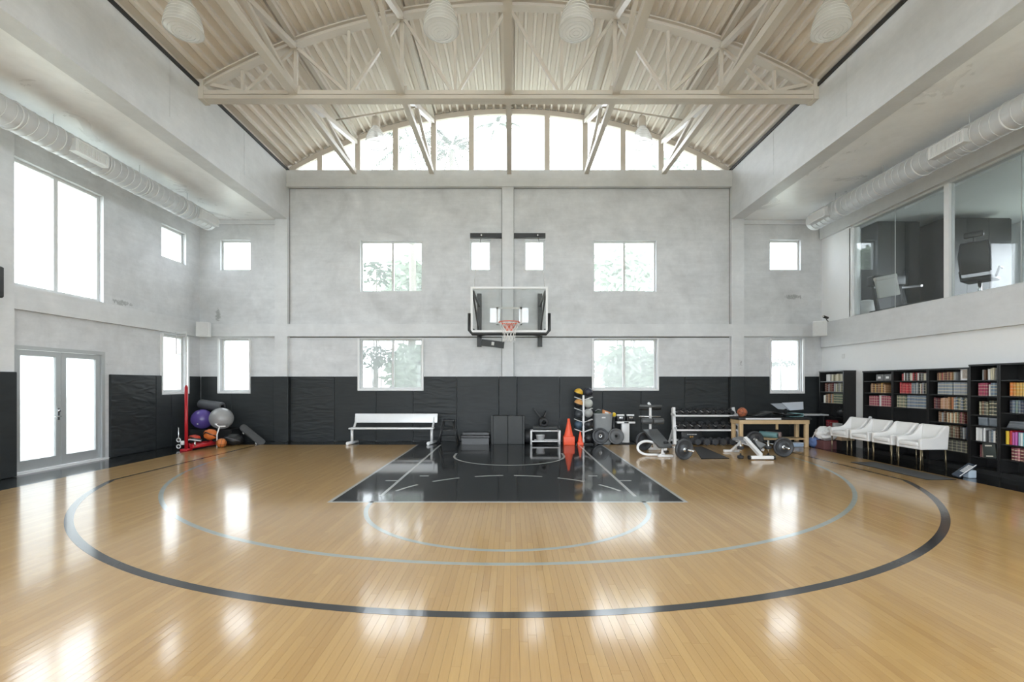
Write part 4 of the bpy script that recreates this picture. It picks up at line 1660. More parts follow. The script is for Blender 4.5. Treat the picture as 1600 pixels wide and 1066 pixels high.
c1 = Vector((wx(1069, 9.95), 9.95, .225))
c2 = Vector((wx(1006, 11.35), 11.35, .225))
dv = (c2 - c1).normalized()
a_, b_ = c1 - dv * .28, c2 + dv * .20
barbell(a_, b_, 'loaded barbell on the floor beside the sit-up bench')
Lb = (b_ - a_).length
two_plates(a_, b_, .28 / Lb, 1 - .20 / Lb, .225, ('dark weight plate on the near end of the barbell beside the sit-up bench', 'dark weight plate on the far end of the barbell behind the sit-up bench'))
d1 = Vector((wx(1224, 10.35), 10.35, .218))
d2 = Vector((wx(1179, 11.75), 11.75, .218))
dv = (d2 - d1).normalized()
a_, b_ = d1 - dv * .24, d2 + dv * .22
barbell(a_, b_, 'loaded barbell on the floor behind the flat bench')
Lb = (b_ - a_).length
two_plates(a_, b_, .24 / Lb, 1 - .22 / Lb, .218, ('dark weight plate on the near end of the barbell right of the flat bench', 'dark weight plate on the far end of the barbell under the wooden table'))

# dumbbell rack
ORD = ['first', 'second', 'third', 'fourth', 'fifth', 'sixth', 'seventh', 'eighth', 'ninth', 'tenth', 'eleventh', 'twelfth', 'thirteenth', 'fourteenth', 'fifteenth', 'sixteenth', 'seventeenth', 'eighteenth', 'nineteenth', 'twentieth', 'twenty-first', 'twenty-second', 'twenty-third', 'twenty-fourth', 'twenty-fifth', 'twenty-sixth', 'twenty-seventh', 'twenty-eighth']
YR = 12.6
rx0, rx1 = wx(1053, YR), wx(1150, YR)
rcx = (rx0 + rx1) / 2
hw = (rx1 - rx0) / 2
rack = thing('dumbbell_rack', 'white two tier dumbbell rack full of black dumbbells', 'rack', (rcx, YR, 0))
for s in (-1, 1):
    x = s * hw
    MB().bar((x + s * .04, -.16, 0), (x - s * .03, .14, .98), .075, .10, (0, 1, 0)).build('upright', WHITEMET, rack)
    MB().bar((x + s * .03, .30, 0), (x, .02, .45), .05, .05, (0, 1, 0)).build('back_leg', WHITEMET, rack)
    for z, y in ((.80, .03), (.44, -.05)):
        MB().rbox(x - .02, x + .02, y - .12, y + .17, z - .03, z + .03, .006).build('shelf_bracket', WHITEMET, rack)
for z, y in ((.775, -.02), (.395, -.12)):
    MB().bar((-hw, y - .09, z), (hw, y - .09, z), .035, .045).build('front_rail', WHITEMET, rack)
    MB().bar((-hw, y + .20, z + .10), (hw, y + .20, z + .10), .035, .045).build('back_rail', WHITEMET, rack)
MB().bar((-hw, .28, .07), (hw, .28, .07), .05, .05).build('cross_tube', WHITEMET, rack)
sl = math.atan2(.10, .29)
for i in range(9):
    x = rcx - hw + .13 + i * (2 * hw - .26) / 8
    dumbbell((x, YR + .03, .775 + .115), (sl, 0, random.uniform(-.08, .08)), .060, .28, 'small black dumbbell, %s from the left on the upper tier of the white rack' % ORD[i], 'dumbbells on the upper tier', 'hex')
for i in range(8):
    x = rcx - hw + .13 + i * (2 * hw - .26) / 7
    dumbbell((x, YR - .07, .395 + .125), (sl, 0, random.uniform(-.06, .06)), .072, .32, 'heavier black dumbbell, %s from the left on the lower tier of the white rack' % ORD[i], 'dumbbells on the lower tier', 'hex')
for i, px_ in enumerate((1072, 1087, 1101, 1114, 1127, 1141)):
    Y = 12.38
    dumbbell((wx(px_, Y), Y, .098), (0, 0, random.uniform(-.1, .1)), .098, .34, 'large hex dumbbell, %s from the left on the floor under the white rack' % ORD[i], 'hex dumbbells under the rack', 'hex', plain('hex_rubber', (.045, .048, .055), .5))
bxk = thing('carton', 'black box with pale lettering and gold marks under the dumbbell rack', 'box', (wx(1078, 12.72), 12.72, 0))
MB().rbox(-.28, .28, -.12, .12, 0, .33, .006).build('box', BLACK, bxk)
for i, (w, xo) in enumerate(((.02, -.11), (.014, -.08), (.02, -.05), (.014, -.02), (.02, .01), (.018, .04), (.014, .07), (.02, .10), (.014, .13))):
    MB().box(xo - w / 2, xo + w / 2, -.123, -.12, .245, .27).build('lettering', SPEAKERW, bxk)
for xo in (-.03, .03):
    MB().lathe([(0, 0), (.026, 0), (.026, .003), (0, .003)], 12, T(xo, -.12, .19) @ Rx(H90)).build('gold_mark', plain('gold_print', (.55, .30, .08), .5), bxk)

# floor mat by the rack
fmt = MB()
q = [(1066, 700, 11.5)]
mat_o = thing('floor_mat', 'dark rubber mat on the floor before the dumbbell rack', 'mat', (wx(1106, 10.6), 10.6, 0))
cs = [(1084, 699.5), (1096, 698.5), (1139, 717), (1096, 717.5)]
P = []
for a, b in cs:
    Y = FPX * CAM_H / (b - 600)
    P.append((wx(a, Y) - mat_o.location.x, Y - 10.6))
MB().prism(P, 0.0017, .010, lambda a, b, z: (a, b, z)).build('sheet', RUBBER, mat_o)
e = MB()
e.tube([(p[0], p[1], .008) for p in P], .006, 5, True)
e.build('edge', RUBBER, mat_o)

# flat utility bench, grey pad, white base
YU = 10.15
ub = thing('flat_bench', 'adjustable bench with grey pad and white base before the wooden table', 'exercise bench', (wx(1180, YU), YU, 0))
ox = wx(1180, YU)


def up_(px_, py_, Y):
    return Vector((wx(px_, Y) - ox, Y - YU, wz(py_, Y)))


def slab(name, mat, c4, th, bev=.015):
    a = [Vector(p) for p in c4]
    n_ = (a[1] - a[0]).cross(a[3] - a[0]).normalized()
    if n_.z < 0:
        n_ = -n_
    V = [p - n_ * th for p in a] + a
    o = MB().add(V, [(0, 1, 2, 3), (4, 5, 6, 7), (0, 1, 5, 4), (1, 2, 6, 5), (2, 3, 7, 6), (3, 0, 4, 7)]).build(name, mat, ub)
    bmm = bmesh.new(); bmm.from_mesh(o.data)
    bmesh.ops.bevel(bmm, geom=bmm.edges[:], offset=bev, segments=3, profile=.5, affect='EDGES')
    bmm.to_mesh(o.data); bmm.free()
    return o


GPAD = plain('grey_bench_pad', (.15, .155, .16), .45)
A0 = up_(1144, 684.0, 10.55); A1 = up_(1156, 681.5, 10.85); A2 = up_(1180, 687, 10.75); A3 = up_(1170, 691.5, 10.4)
slab('back_pad', GPAD, (A0, A1, A2, A3), .055)
B0 = up_(1171.5, 692, 10.38); B1 = up_(1181, 687.5, 10.72); B2 = up_(1198, 694.5, 10.5); B3 = up_(1190, 700.5, 10.2)
slab('seat_pad', GPAD, (B0, B1, B2, B3), .055)
MB().bar((A0 + A1) / 2 - Vector((0, 0, .08)), (B2 + B3) / 2 - Vector((0, 0, .09)), .06, .05).build('spine', WHITEMET, ub)
base = up_(1189, 718, 9.95)
MB().rbox(base.x - .23, base.x + .26, base.y - .04, base.y + .04, .015, .085, .012).build('front_foot', WHITEMET, ub)
for s in (-.25, .28):
    MB().tube([(base.x + s - .02, base.y, .05), (base.x + s + .02, base.y, .05)], .045, 12).build('foot_cap', BLACK, ub)
k0 = up_(1164, 696, 10.5)
MB().bar((k0.x, k0.y, .40), (base.x, base.y, .09), .07, .09, (0, 1, 0)).build('leg', WHITEMET, ub)
MB().bar((k0.x + .14, k0.y, .40), (base.x + .05, base.y + .05, .11), .05, .03, (0, 1, 0)).build('adjuster', BLACK, ub)
MB().bar((k0.x + .05, k0.y + .1, .36), (up_(1150, 700, 10.9).x, .95, .03), .06, .06, (0, 1, 0)).build('rear_leg', WHITEMET, ub)
MB().rbox(up_(1150, 700, 10.9).x - .2, up_(1150, 700, 10.9).x + .2, .92, .98, .0, .055, .01).build('rear_foot', WHITEMET, ub)
for px_, Y in ((1157, 10.05), (1200.5, 10.12)):
    c = up_(px_, 720, Y)
    MB().tube([(c.x, c.y, .05), (c.x, c.y, .40)], .02, 10).build('foot_post', CHROME, ub)
    for z in (.045, .245):
        MB().lathe([(0, -.035), (.055, -.035), (.068, -.02), (.068, .02), (.055, .035), (0, .035)], 16, T(c.x, c.y, z)).build('post_pad', RUBBER, ub)

# wooden treatment table
YW = 11.9
tx0, tx1 = wx(1156, YW), wx(1264, YW)
twc = (tx0 + tx1) / 2
tw_ = (tx1 - tx0) / 2
wt = thing('treatment_table', 'beech treatment table with black padded top and lower shelf', 'table', (twc, YW, 0))
DP = .40
for sx in (-1, 1):
    for y in (0, DP):
        MB().rbox(sx * (tw_ - .045) - .045, sx * (tw_ - .045) + .045, y - .0, y + .085, 0, .72, .008).build('leg', BEECH, wt)
MB().rbox(-tw_ - .01, tw_ + .01, -.012, .018, .60, .705, .006).build('apron', BEECH, wt)
MB().rbox(-tw_ - .01, tw_ + .01, DP + .06, DP + .09, .60, .705, .006).build('apron', BEECH, wt)
for s in (-1, 1):
    MB().box(s * tw_ - .015, s * tw_ + .015, .02, DP + .06, .60, .70).build('apron', BEECH, wt)
MB().box(-tw_ + .02, tw_ - .02, .03, DP, .195, .225).build('lower_shelf', BEECH, wt)
MB().rbox(-tw_ - .05, tw_ + .05, -.05, DP + .1, .705, .775, .025).build('padded_top', plain('black_table_vinyl', (.018, .019, .02), .35), wt)
MB().box(-tw_ + .12, .14, -.062, -.05, .72, .762).build('paper_band', SPEAKERW, wt)
MB().rbox(.16, .22, DP * .5, DP * .5 + .04, .44, .60, .006).build('brace_block', BEECH, wt)


def basketball(x, y, z, r, label, mat_col=(.42, .13, .06)):
    b = thing('basketball', label, 'ball', (x, y, z), 0)
    MB().ball((0, 0, 0), r, 28, 18).build('shell', plain('basketball_leather', mat_col, .55, bump=.15, scale=80), b)
    s = MB()
    for M in (Rx(0), Rx(H90), Ry(H90)):
        s.tube([M @ Vector((r * 1.0 * math.cos(a), r * 1.0 * math.sin(a), 0)) for a in [2 * math.pi * k / 32 for k in range(32)]], .0045, 5, True)
    for sg in (-1, 1):
        rr = r * .72
        s.tube([(math.sqrt(max(0, r * r - rr * rr)) * sg, rr * math.cos(a), rr * math.sin(a)) for a in [2 * math.pi * k / 28 for k in range(28)]], .0045, 5, True)
    so_ = s.build('seams', BLACK, b)
    b.rotation_euler = (.3, .2, .5)
    return b


basketball(wx(1159.5, 12.1), 12.1, .775 + .122, .122, 'orange basketball on the left end of the wooden table')
# draped exercise mat on the table
dm = thing('exercise_mat', 'black exercise mat with teal underside heaped on the wooden table', 'mat', (wx(1214, 12.1), 12.1, .775))
P = []
NX = 28
x0_, x1_ = wx(1176, 12.1) - dm.location.x, wx(1251, 12.1) - dm.location.x
top = []
for i in range(NX + 1):
    t = i / NX
    x = x0_ + (x1_ - x0_) * t
    z = .02 + .10 * math.sin(math.pi * min(1, t * 1.35)) ** 2 * (1 if t < .75 else .9)
    if t > .6:
        z += .05 * math.sin((t - .6) / .4 * math.pi)
    top.append((x, z))
V, F = [], []
for y in (-.22, .30):
    for x, z in top:
        V.append((x, y, z))
    for x, z in top:
        V.append((x, y, z + .014))
m1 = NX + 1
for i in range(NX):
    F += [(i, i + 1, 2 * m1 + i + 1, 2 * m1 + i), (m1 + i, m1 + i + 1, 3 * m1 + i + 1, 3 * m1 + i), (i, i + 1, m1 + i + 1, m1 + i), (2 * m1 + i, 2 * m1 + i + 1, 3 * m1 + i + 1, 3 * m1 + i)]
MB().add(V, F, True).build('sheet', RUBBER, dm)
TEAL = plain('teal_foam', (.16, .30, .31), .6)
cu = MB()
cx0 = wx(1236, 12.1) - dm.location.x
pts2 = []
for k in range(13):
    a = -H90 + math.pi * k / 12
    pts2.append((cx0 + .14 + .05 * math.cos(a), .055 + .045 * math.sin(a)))
pl = [(cx0 - .12, .010)] + pts2 + [(cx0 - .05, .10)]
V, F = [], []
for y in (-.24, .1):
    for x, z in pl:
        V.append((x, y, z + .004))
n_ = len(pl)
for i in range(n_ - 1):
    F.append((i, i + 1, n_ + i + 1, n_ + i))
o = MB().add(V, F, True).build('turned_edge', TEAL, dm)
sm_ = o.modifiers.new('thickness', 'SOLIDIFY')
sm_.thickness = .012
# pale folder standing open
fo = thing('open_folder', 'pale grey folding board propped open above the wooden table', 'board', (wx(1232, 12.2), 12.2, .96))
GREYB = plain('pale_grey_board', (.50, .54, .60), .5)


def tri(name, pp, parent, Y, mat, th=.012):
    pts = [(wx(a, Y) - parent.location.x, wz(b, Y) - parent.location.z) for a, b in pp]
    return MB().prism(pts, Y - parent.location.y, Y - parent.location.y + th).build(name, mat, parent)


tri('front_leaf', ((1222, 629.5), (1255, 628), (1255.5, 640), (1234, 641.5)), fo, 12.2, GREYB)
tri('rear_leaf', ((1204, 631), (1224, 630.2), (1236, 641), (1216, 639.5)), fo, 12.24, plain('grey_board', (.33, .36, .40), .5))
MB().bar((-.05, .08, -.19), (-.05, .05, .02), .06, .04).build('prop', BLACK, fo)
sdk = thing('side_ledge', 'grey shelf board jutting behind the wooden table toward the bookcase', 'shelf', (wx(1268, 12.6), 12.6, .80))
MB().rbox(-.30, .36, -.16, .16, -.02, .02, .006).build('board', plain('grey_laminate', (.42, .43, .43), .4), sdk)
for x_ in (-.22, .27):
    MB().box(x_ - .02, x_ + .02, -.1, .1, -.80, -.02).build('leg', BLACKMET, sdk)
roll('yoga_mat', 'teal rolled yoga mat on the lower shelf of the wooden table', 'mat', (wx(1190, 12.2), 12.30, .31), (wx(1214, 12.0), 11.98, .30), .078, TEAL, .35)
roll('rolled_towel', 'pinkish grey rolled mat beside the teal one on the table shelf', 'mat', (wx(1200, 12.3), 12.42, .30), (wx(1221, 12.1), 12.12, .30), .07, plain('mauve_foam', (.36, .28, .27), .6), .3)
tb = thing('storage_tote', 'pale blue plastic tote on the floor under the wooden table', 'tote', (wx(1246, 12.0), 12.05, 0))
MB().rbox(-.14, .14, -.1, .12, 0, .09, .02).build('body', plain('pale_blue_plastic', (.34, .45, .60), .4), tb)
MB().rbox(-.145, .145, -.105, .125, .09, .115, .01).build('lid', plain('blue_white_lid', (.55, .62, .72), .4), tb)

# clutter between the table and the bookcases
cb = thing('sports_bag', 'blue and white patterned bag on the floor beside the wooden table', 'bag', (wx(1274, 11.9), 11.95, 0))
MB().ball((0, 0, .13), .16, sq=(.95, 1.1, .85)).build('body', plain('blue_white_cloth', (.10, .16, .34), .7, vary=.9, scale=9), cb)
MB().tube([(-.08, -.05, .24), (-.03, -.07, .36), (.06, -.06, .36), (.09, -.05, .23)], .013, 6).build('strap', SPEAKERW, cb)
pb2 = thing('paper_bag', 'crumpled white paper bag beside the farthest white chair', 'bag', (wx(1292, 11.7), 11.7, 0))
random.seed(5)
bmx = bmesh.new()
bmesh.ops.create_icosphere(bmx, subdivisions=3, radius=.22)
for v in bmx.verts:
    v.co *= 1 + random.uniform(-.16, .16)
    v.co.z = max(-.17, v.co.z * .8)
    v.co.x *= 1.15
V = [(v.co.x, v.co.y, v.co.z + .38) for v in bmx.verts]
F = [[v.index for v in f.verts] for f in bmx.faces]
bmx.free()
MB().add(V, F).build('paper', SPEAKERW, pb2)
MB().rbox(-.2, .2, -.17, .17, 0, .21, .01).build('bottom', plain('kraft_card', (.13, .05, .05), .7), pb2)
cbx = thing('cardboard_box', 'small tan cardboard box under the farthest white chair', 'box', (wx(1312, 11.35) + .2, 11.45, .0))
MB().box(-.16, .16, -.11, .11, .24, .42).build('carton', plain('tan_card', (.45, .33, .22), .7), cbx)
MB().box(-.15, .15, -.10, .10, 0, .24).build('lower_carton', DARKWOOD, cbx)

# ------------------------------------------------------------------ left corner pile
YS = 11.3
sled = thing('push_sled', 'red steel sled with a tall upright post in the left corner', 'sled', (wx(291, YS), YS, 0))
MB().tube([(0, 0, .03), (0, 0, 1.55)], .037, 12).build('post', RED, sled)
MB().lathe([(.037, 1.55), (.02, 1.60), (0, 1.61)], 12).build('post_tip', RED, sled)
MB().rbox(-.09, .09, -.10, .10, 0, .05, .01).build('post_base', RED, sled)
e1 = Vector((wx(329, 12.0) - wx(291, YS), 12.0 - YS, 0))
for off, z in ((Vector((.14, -.02, 0)), .10), (Vector((-.1, .2, 0)), .10)):
    MB().tube([Vector((.0, .0, z)) + off, e1 + Vector((0, 0, z)) + off], .05, 10).build('skid', RED, sled)
for f in (.15, .5, .85):
    a = e1 * f
    MB().tube([a + Vector((.14, -.02, .12)), a + Vector((-.1, .2, .12))], .035, 8).build('cross_bar', RED, sled)
MB().tube([(.20, .02, .10), (.20, .02, .23)], .02, 8).build('pin', CHROME, sled)
hk = thing('hook_rod', 'thin silver rod with two rings standing beside the red post', 'rod', (wx(279, 11.4), 11.4, 0))
MB().tube([(0, 0, 0), (0, 0, .55), (-.03, 0, .57)], .009, 6).build('rod', CHROME, hk)
for z in (.09, .25):
    MB().tube([(.045 * math.cos(a), 0, z + .045 * math.sin(a)) for a in [2 * math.pi * k / 18 for k in range(18)]], .013, 6, True).build('ring', SPEAKERW, hk)
MB().lathe([(0, -.05), (.045, -.05), (.05, 0), (.045, .05), (0, .05)], 12, T(.10, 0, .18)).build('knob', SPEAKERW, hk)
jt = thing('mini_hoop_frame', 'thin pale pole with a small square frame before the left window', 'frame', (wx(291, 11.6), 11.6, 0))
MB().tube([(0, 0, 0), (0, 0, 2.45)], .012, 6).build('pole', WHITEMET, jt)
fr_ = MB()
fr_.tube([(-.25, 0, 2.39), (0, 0, 2.39), (0, 0, 2.95), (-.25, 0, 2.95)], .012, 6, True)
fr_.build('square_frame', ALU, jt)
MB().tube([(0, 0, 2.45), (0, 0, 2.6)], .012, 6).build('joint', ALU, jt)


def gym_ball(px_, py_, Y, r, col, label, rough=.22):
    b = thing('exercise_ball', label, 'ball', (wx(px_, Y), Y, wz(py_, Y)), 0, 'exercise balls in the left corner')
    MB().ball((0, 0, 0), r, 36, 22).build('shell', plain('ball_vinyl_' + label.split()[0], col, rough), b)
    rr = MB()
    for k in range(-4, 5):
        a = k * .13
        rr.tube([(r * math.cos(a) * math.cos(t), r * math.cos(a) * math.sin(t), r * math.sin(a)) for t in [2 * math.pi * j / 40 for j in range(40)]], .003, 4, True)
    rr.build('ribs', plain('ball_rib_' + label.split()[0], [c * .8 for c in col], rough), b)
    MB().lathe([(0, 0), (.02, 0), (.02, .006), (0, .006)], 12, T(0, -r - .002, 0) @ Rx(H90)).build('plug', SPEAKERW, b)
    b.rotation_euler = (.5, .5, .4)
    return b


gym_ball(316, 655, 12.6, .265, (.105, .07, .30), 'purple vinyl exercise ball in the left corner')
gym_ball(346, 654, 12.5, .29, (.33, .33, .33), 'silver grey exercise ball in the left corner')
roll('foam_roller', 'thick charcoal foam roller lying on top of the exercise balls', 'foam roller', (wx(310, 12.75), 12.85, 1.08), (wx(343, 12.6), 12.72, 1.0), .13, plain('charcoal_roll', (.075, .078, .085), .6), .45)
# crate carrying the balls
ct = thing('gear_crate', 'black gear crate under the exercise balls in the left corner', 'crate', (wx(335, 12.6), 12.72, 0))
for x in (-.55, .55):
    MB().box(x - .02, x + .02, -.28, .3, 0, .39).build('side', BLACK, ct)
for y in (-.28, .28):
    MB().box(-.55, .55, y - .015, y + .015, .02, .38).build('panel', BLACK, ct)
MB().box(-.55, .55, -.28, .28, .0, .02).build('bottom', BLACK, ct)
MB().box(-.57, .57, -.3, .32, .385, .41).build('lid', BLACK, ct)
ORC = plain('orange_nylon', (.62, .16, .03), .55, vary=.3, scale=8)


def lumpy(name, label, cat, c, s, mat, seed, strap=None):
    random.seed(seed)
    t = thing(name, label, cat, c)
    bmx = bmesh.new()
    bmesh.ops.create_icosphere(bmx, subdivisions=3, radius=1)
    for v in bmx.verts:
        k = 1 + random.uniform(-.09, .09)
        v.co = Vector((v.co.x * s[0] * k, v.co.y * s[1] * k, v.co.z * s[2] * k + s[2]))
    V = [tuple(v.co) for v in bmx.verts]
    F = [[v.index for v in f.verts] for f in bmx.faces]
    bmx.free()
    MB().add(V, F, True).build('body', mat, t)
    if strap is not None:
        MB().tube([(-s[0] * .9, -s[1] * .5, s[2]), (-s[0] * .3, -s[1] * .95, s[2] * 1.5), (s[0] * .5, -s[1] * .9, s[2] * 1.1), (s[0] * .95, -s[1] * .3, s[2] * .7)], .016, 6).build('strap', strap, t)
    return t


lumpy('life_vest', 'red orange vest lying beside the red post', 'vest', (wx(299, 11.75), 11.85, .16), (.15, .13, .085), plain('red_nylon', (.55, .05, .02), .5), 2, BLACK)
lumpy('life_vest', 'bright orange vest on the red sled under the silver ball', 'vest', (wx(327, 11.95), 12.0, .18), (.17, .12, .14), ORC, 3, BLACK)
lumpy('gear_bag', 'black nylon bag slumped between the small orange ball and the skateboard', 'bag', (wx(366, 12.4), 12.35, 0), (.24, .2, .15), plain('black_nylon', (.016, .017, .018), .45), 4, plain('grey_webbing', (.10, .10, .11), .6))
lumpy('gear_bag', 'black and white strapped gear lying along the red sled', 'gear', (wx(312, 11.9), 11.7, .16), (.20, .08, .05), BLACK, 6, SPEAKERW)
basketball(wx(346, 11.9), 11.9, .118, .118, 'small orange ball at the end of the red sled', (.55, .17, .04))
hs = thing('steel_handle', 'bent white steel handle resting against the silver exercise ball', 'handle', (wx(342, 11.98), 11.98, 0))
MB().tube([(-.10, 0, .60), (-.02, -.02, .55), (.03, -.02, .53), (.17, 0, .54)], .017, 8).build('grip', WHITEMET, hs)
MB().tube([(.03, -.02, .53), (-.03, -.03, .33), (-.03, -.03, .0)], .017, 8).build('stem', WHITEMET, hs)
sk = thing('skateboard', 'black gripped skateboard leaning on its tail against the wall pads', 'skateboard', (wx(388, 12.35), 12.55, .24))
M = Ry(math.radians(39)) @ Rx(math.radians(48))
pts = []
for k in range(36):
    a = 2 * math.pi * k / 36
    x = .30 * math.copysign(1, math.cos(a)) + .10 * math.cos(a)
    y = .10 * math.sin(a)
    pts.append((x, y))
dk = MB()
V, F = [], []
for z in (-.006, .006):
    for x, y in pts:
        kick = max(0, abs(x) - .28) * .35
        V.append(M @ Vector((x, y, z + kick)))
n_ = len(pts)
F = [list(range(n_))[::-1], list(range(n_, 2 * n_))] + [(i, (i + 1) % n_, n_ + (i + 1) % n_, n_ + i) for i in range(n_)]
dk.add(V, F).build('deck', plain('grip_tape', (.06, .062, .065), .8), sk)
for sx in (-.22, .22):
    MB().tube([M @ Vector((sx, -.085, -.05)), M @ Vector((sx, .085, -.05))], .01, 6).bar(M @ Vector((sx, 0, -.05)), M @ Vector((sx, 0, -.006)), .04, .05).build('truck', CHROME, sk)
    for sy in (-.09, .09):
        MB().tube([M @ Vector((sx, sy - .015, -.05)), M @ Vector((sx, sy + .015, -.05))], .027, 14).build('wheel', SPEAKERW, sk)

# ------------------------------------------------------------------ white chairs


def tub_chair():
    c = thing('armchair', 'x', 'chair', (0, 0, 0), 0, 'row of white chairs before the bookcases')
    w = .272
    side = [(-.27, .385), (-.275, .585), (-.22, .60), (-.02, .61), (.07, .65), (.14, .73), (.215, .835), (.275, .845), (.295, .82), (.26, .385)]
    for s in (-1, 1):
        x0, x1 = sorted((s * w, s * (w - .055)))
        mb = MB()
        mb.prism([(y, z) for y, z in side], x0, x1, lambda a, b, y: (y, a, b))
        o = mb.build('arm', WHITEVINYL, c)
        bmm = bmesh.new(); bmm.from_mesh(o.data)
        bmesh.ops.bevel(bmm, geom=bmm.edges[:], offset=.014, segments=2, profile=.5, affect='EDGES')
        bmm.to_mesh(o.data); bmm.free()
    M = T(0, .245, .60) @ Rx(-.10)
    MB().rbox(-w + .05, w - .05, -.045, .045, -.215, .24, .03, M).build('backrest', WHITEVINYL, c)
    MB().rbox(-w + .056, w - .056, -.285, .21, .43, .525, .035).build('seat', WHITEVINYL, c)
    MB().rbox(-w + .056, w - .056, -.265, .22, .385, .435, .012).build('seat_rail', WHITEVINYL, c)
    for sx in (-1, 1):
        MB().tube([(sx * (w - .03), -.245, .39), (sx * (w - .03), -.25, 0)], [.013, .010], 8).build('leg', BRONZE, c)
        MB().tube([(sx * (w - .03), .235, .39), (sx * (w - .03), .255, 0)], [.013, .010], 8).build('leg', BRONZE, c)
    return c


proto = tub_chair()
labs = ['white upholstered armchair nearest the camera at the end of the row', 'white upholstered armchair, second of the row counted from the camera',
        'white upholstered armchair, third of the row counted from the camera', 'white upholstered armchair at the far end of the row beside the paper bag']
for i in range(4):
    c = proto if i == 0 else copy_tree(proto)
    c.location = (8.03, 9.02 + i * .64, 0)
    c.rotation_euler = (0, 0, -H90 + (.03, -.02, .02, .04)[i])
    c['label'] = labs[i]

# mat and striped device before the bookcases
lm = thing('runner_mat', 'long charcoal runner mat on the floor before the white chairs', 'mat', (7.33, 8.73, 0))
MB().rbox(-.25, .25, -.88, .88, .0017, .012, .005).build('sheet', plain('charcoal_mat', (.055, .057, .06), .7), lm)
MB().tube([(-.25, -.88, .009), (.25, -.88, .009), (.25, .88, .009), (-.25, .88, .009)], .005, 5, True).build('edge', RUBBER, lm)
dv_ = thing('calf_board', 'navy board with white stripes tilted on a small foot before the bookcases', 'training board', (wx(1507, 8.05), 8.05, 0))
M = T(0, 0, .135) @ Ry(math.radians(-34)) @ Rx(.25) @ Matrix.Scale(.8, 4)
NAVY = plain('navy_plastic', (.035, .05, .075), .35)
MB().rbox(-.24, .22, -.085, .085, -.02, .02, .018, M).build('board', NAVY, dv_)
for k in range(7):
    x = -.08 + k * .035
    MB().box(x, x + .016, -.075, .03, .02, .024, M).build('stripe', SPEAKERW, dv_)
MB().rbox(-.22, .22, -.085, -.07, .018, .028, .003, M).build('edge_stripe', SPEAKERW, dv_)
MB().rbox(.02, .16, -.06, .06, 0, .14, .02).build('foot', plain('pale_blue_foot', (.42, .50, .58), .4), dv_)

# ------------------------------------------------------------------ bookcases and books
XF = 8.57


def bookcase(y0, y1, h, shelves, label):
    b = thing('bookcase', label, 'bookcase', (XF, y0, 0), 0, 'black bookcases along the white wall')
    d = XR - XF - .005
    W = y1 - y0
    t = .028
    MB().box(0, d, 0, t, 0, h - .03).build('side', DARKWOOD, b)
    MB().box(0, d, W - t, W, 0, h - .03).build('side', DARKWOOD, b)
    MB().box(-.008, d, -.004, W + .004, h - .03, h).build('top', DARKWOOD, b)
    MB().box(.015, d, t, W - t, 0, .075).build('plinth', DARKWOOD, b)
    MB().box(d - .012, d, t, W - t, .075, h - .03).build('back', DARKWOOD, b)
    for z in [.085] + shelves:
        MB().box(.012, d - .012, t, W - t, z - .022, z).build('shelf', DARKWOOD, b)
    return b


def book_mesh():
    mb = MB()
    # spine toward -x, unit cube 0..1 ; cover shell with recessed page block
    n = 4
    sp_ = [(.06 * (1 - math.sin(math.pi * k / n)), k / n) for k in range(n + 1)]
    V, F = [], []
    for z in (0, 1):
        for x, y in sp_:
            V.append((x, y, z))
        V += [(1, 1, z), (1, 0, z)]
    m_ = n + 3
    for i in range(m_):
        j = (i + 1) % m_
        if i == m_ - 2:
            continue
        F.append((i, j, m_ + j, m_ + i))
    mb.cur = 0
    mb.add(V, F)
    mb.cur = 1
    mb.add([(.07, .08, .02), (.98, .08, .02), (.98, .92, .02), (.07, .92, .02), (.07, .08, .98), (.98, .08, .98), (.98, .92, .98), (.07, .92, .98)],
           [(0, 1, 2, 3), (4, 5, 6, 7), (1, 2, 6, 5)])
    mb.cur = 0
    mb.add([(.0, 0, 0), (1, 0, 0), (1, .08, 0), (0.03, .08, 0), (0, 0, 1), (1, 0, 1), (1, .08, 1), (.03, .08, 1), (0.03, .92, 0), (1, .92, 0), (1, 1, 0), (0, 1, 0), (0.03, .92, 1), (1, .92, 1), (1, 1, 1), (0, 1, 1)],
           [(0, 1, 2, 3), (4, 5, 6, 7), (8, 9, 10, 11), (12, 13, 14, 15), (1, 2, 6, 5), (9, 10, 14, 13)])
    o = mb.build('book', [BOOK, PAGES])
    me = o.data
    bpy.data.objects.remove(o)
    return me


BME = book_mesh()
random.seed(21)
NBOOK = [0]


def books(bc_y0, bc_y1, zs, ceil_z, runs, where):
    """runs measured left to right in the photo (far to near)"""
    W = bc_y1 - bc_y0 - .07
    cnt = [0]
    for (f0, f1, n, cols, hf, band, desc) in runs:
        th = (f1 - f0) * W / n
        lean = 0.0
        for i in range(n):
            yb_ = bc_y1 - .035 - (f0 + (f1 - f0) * (i + 1) / n) * W
            col = cols[i % len(cols)]
            k = random.uniform(.86, 1.14)
            o = bpy.data.objects.new('book', BME)
            COL.objects.link(o)
            hh = (ceil_z - zs - .02) * hf * random.uniform(.97, 1.0) if 'set' in desc else (ceil_z - zs - .02) * hf * random.uniform(.84, 1.0)
            dd = random.uniform(.19, .22) if 'set' not in desc else .20
            o.location = (XF + .035 + (0 if 'set' in desc else random.uniform(0, .02)), yb_ + .001, zs + .0005)
            o.scale = (dd, max(.008, th - .002), hh)
            o.color = (min(1, col[0] * k), min(1, col[1] * k), min(1, col[2] * k), band)
            NBOOK[0] += 1
            cnt[0] += 1
            nm = NAMES.get(col, desc.split()[0])
            tag(o, '%s book, %s from left, %s' % (nm, ORD[cnt[0] - 1] if cnt[0] <= len(ORD) else 'last', where), 'book', '%s on the %s' % (desc, where))


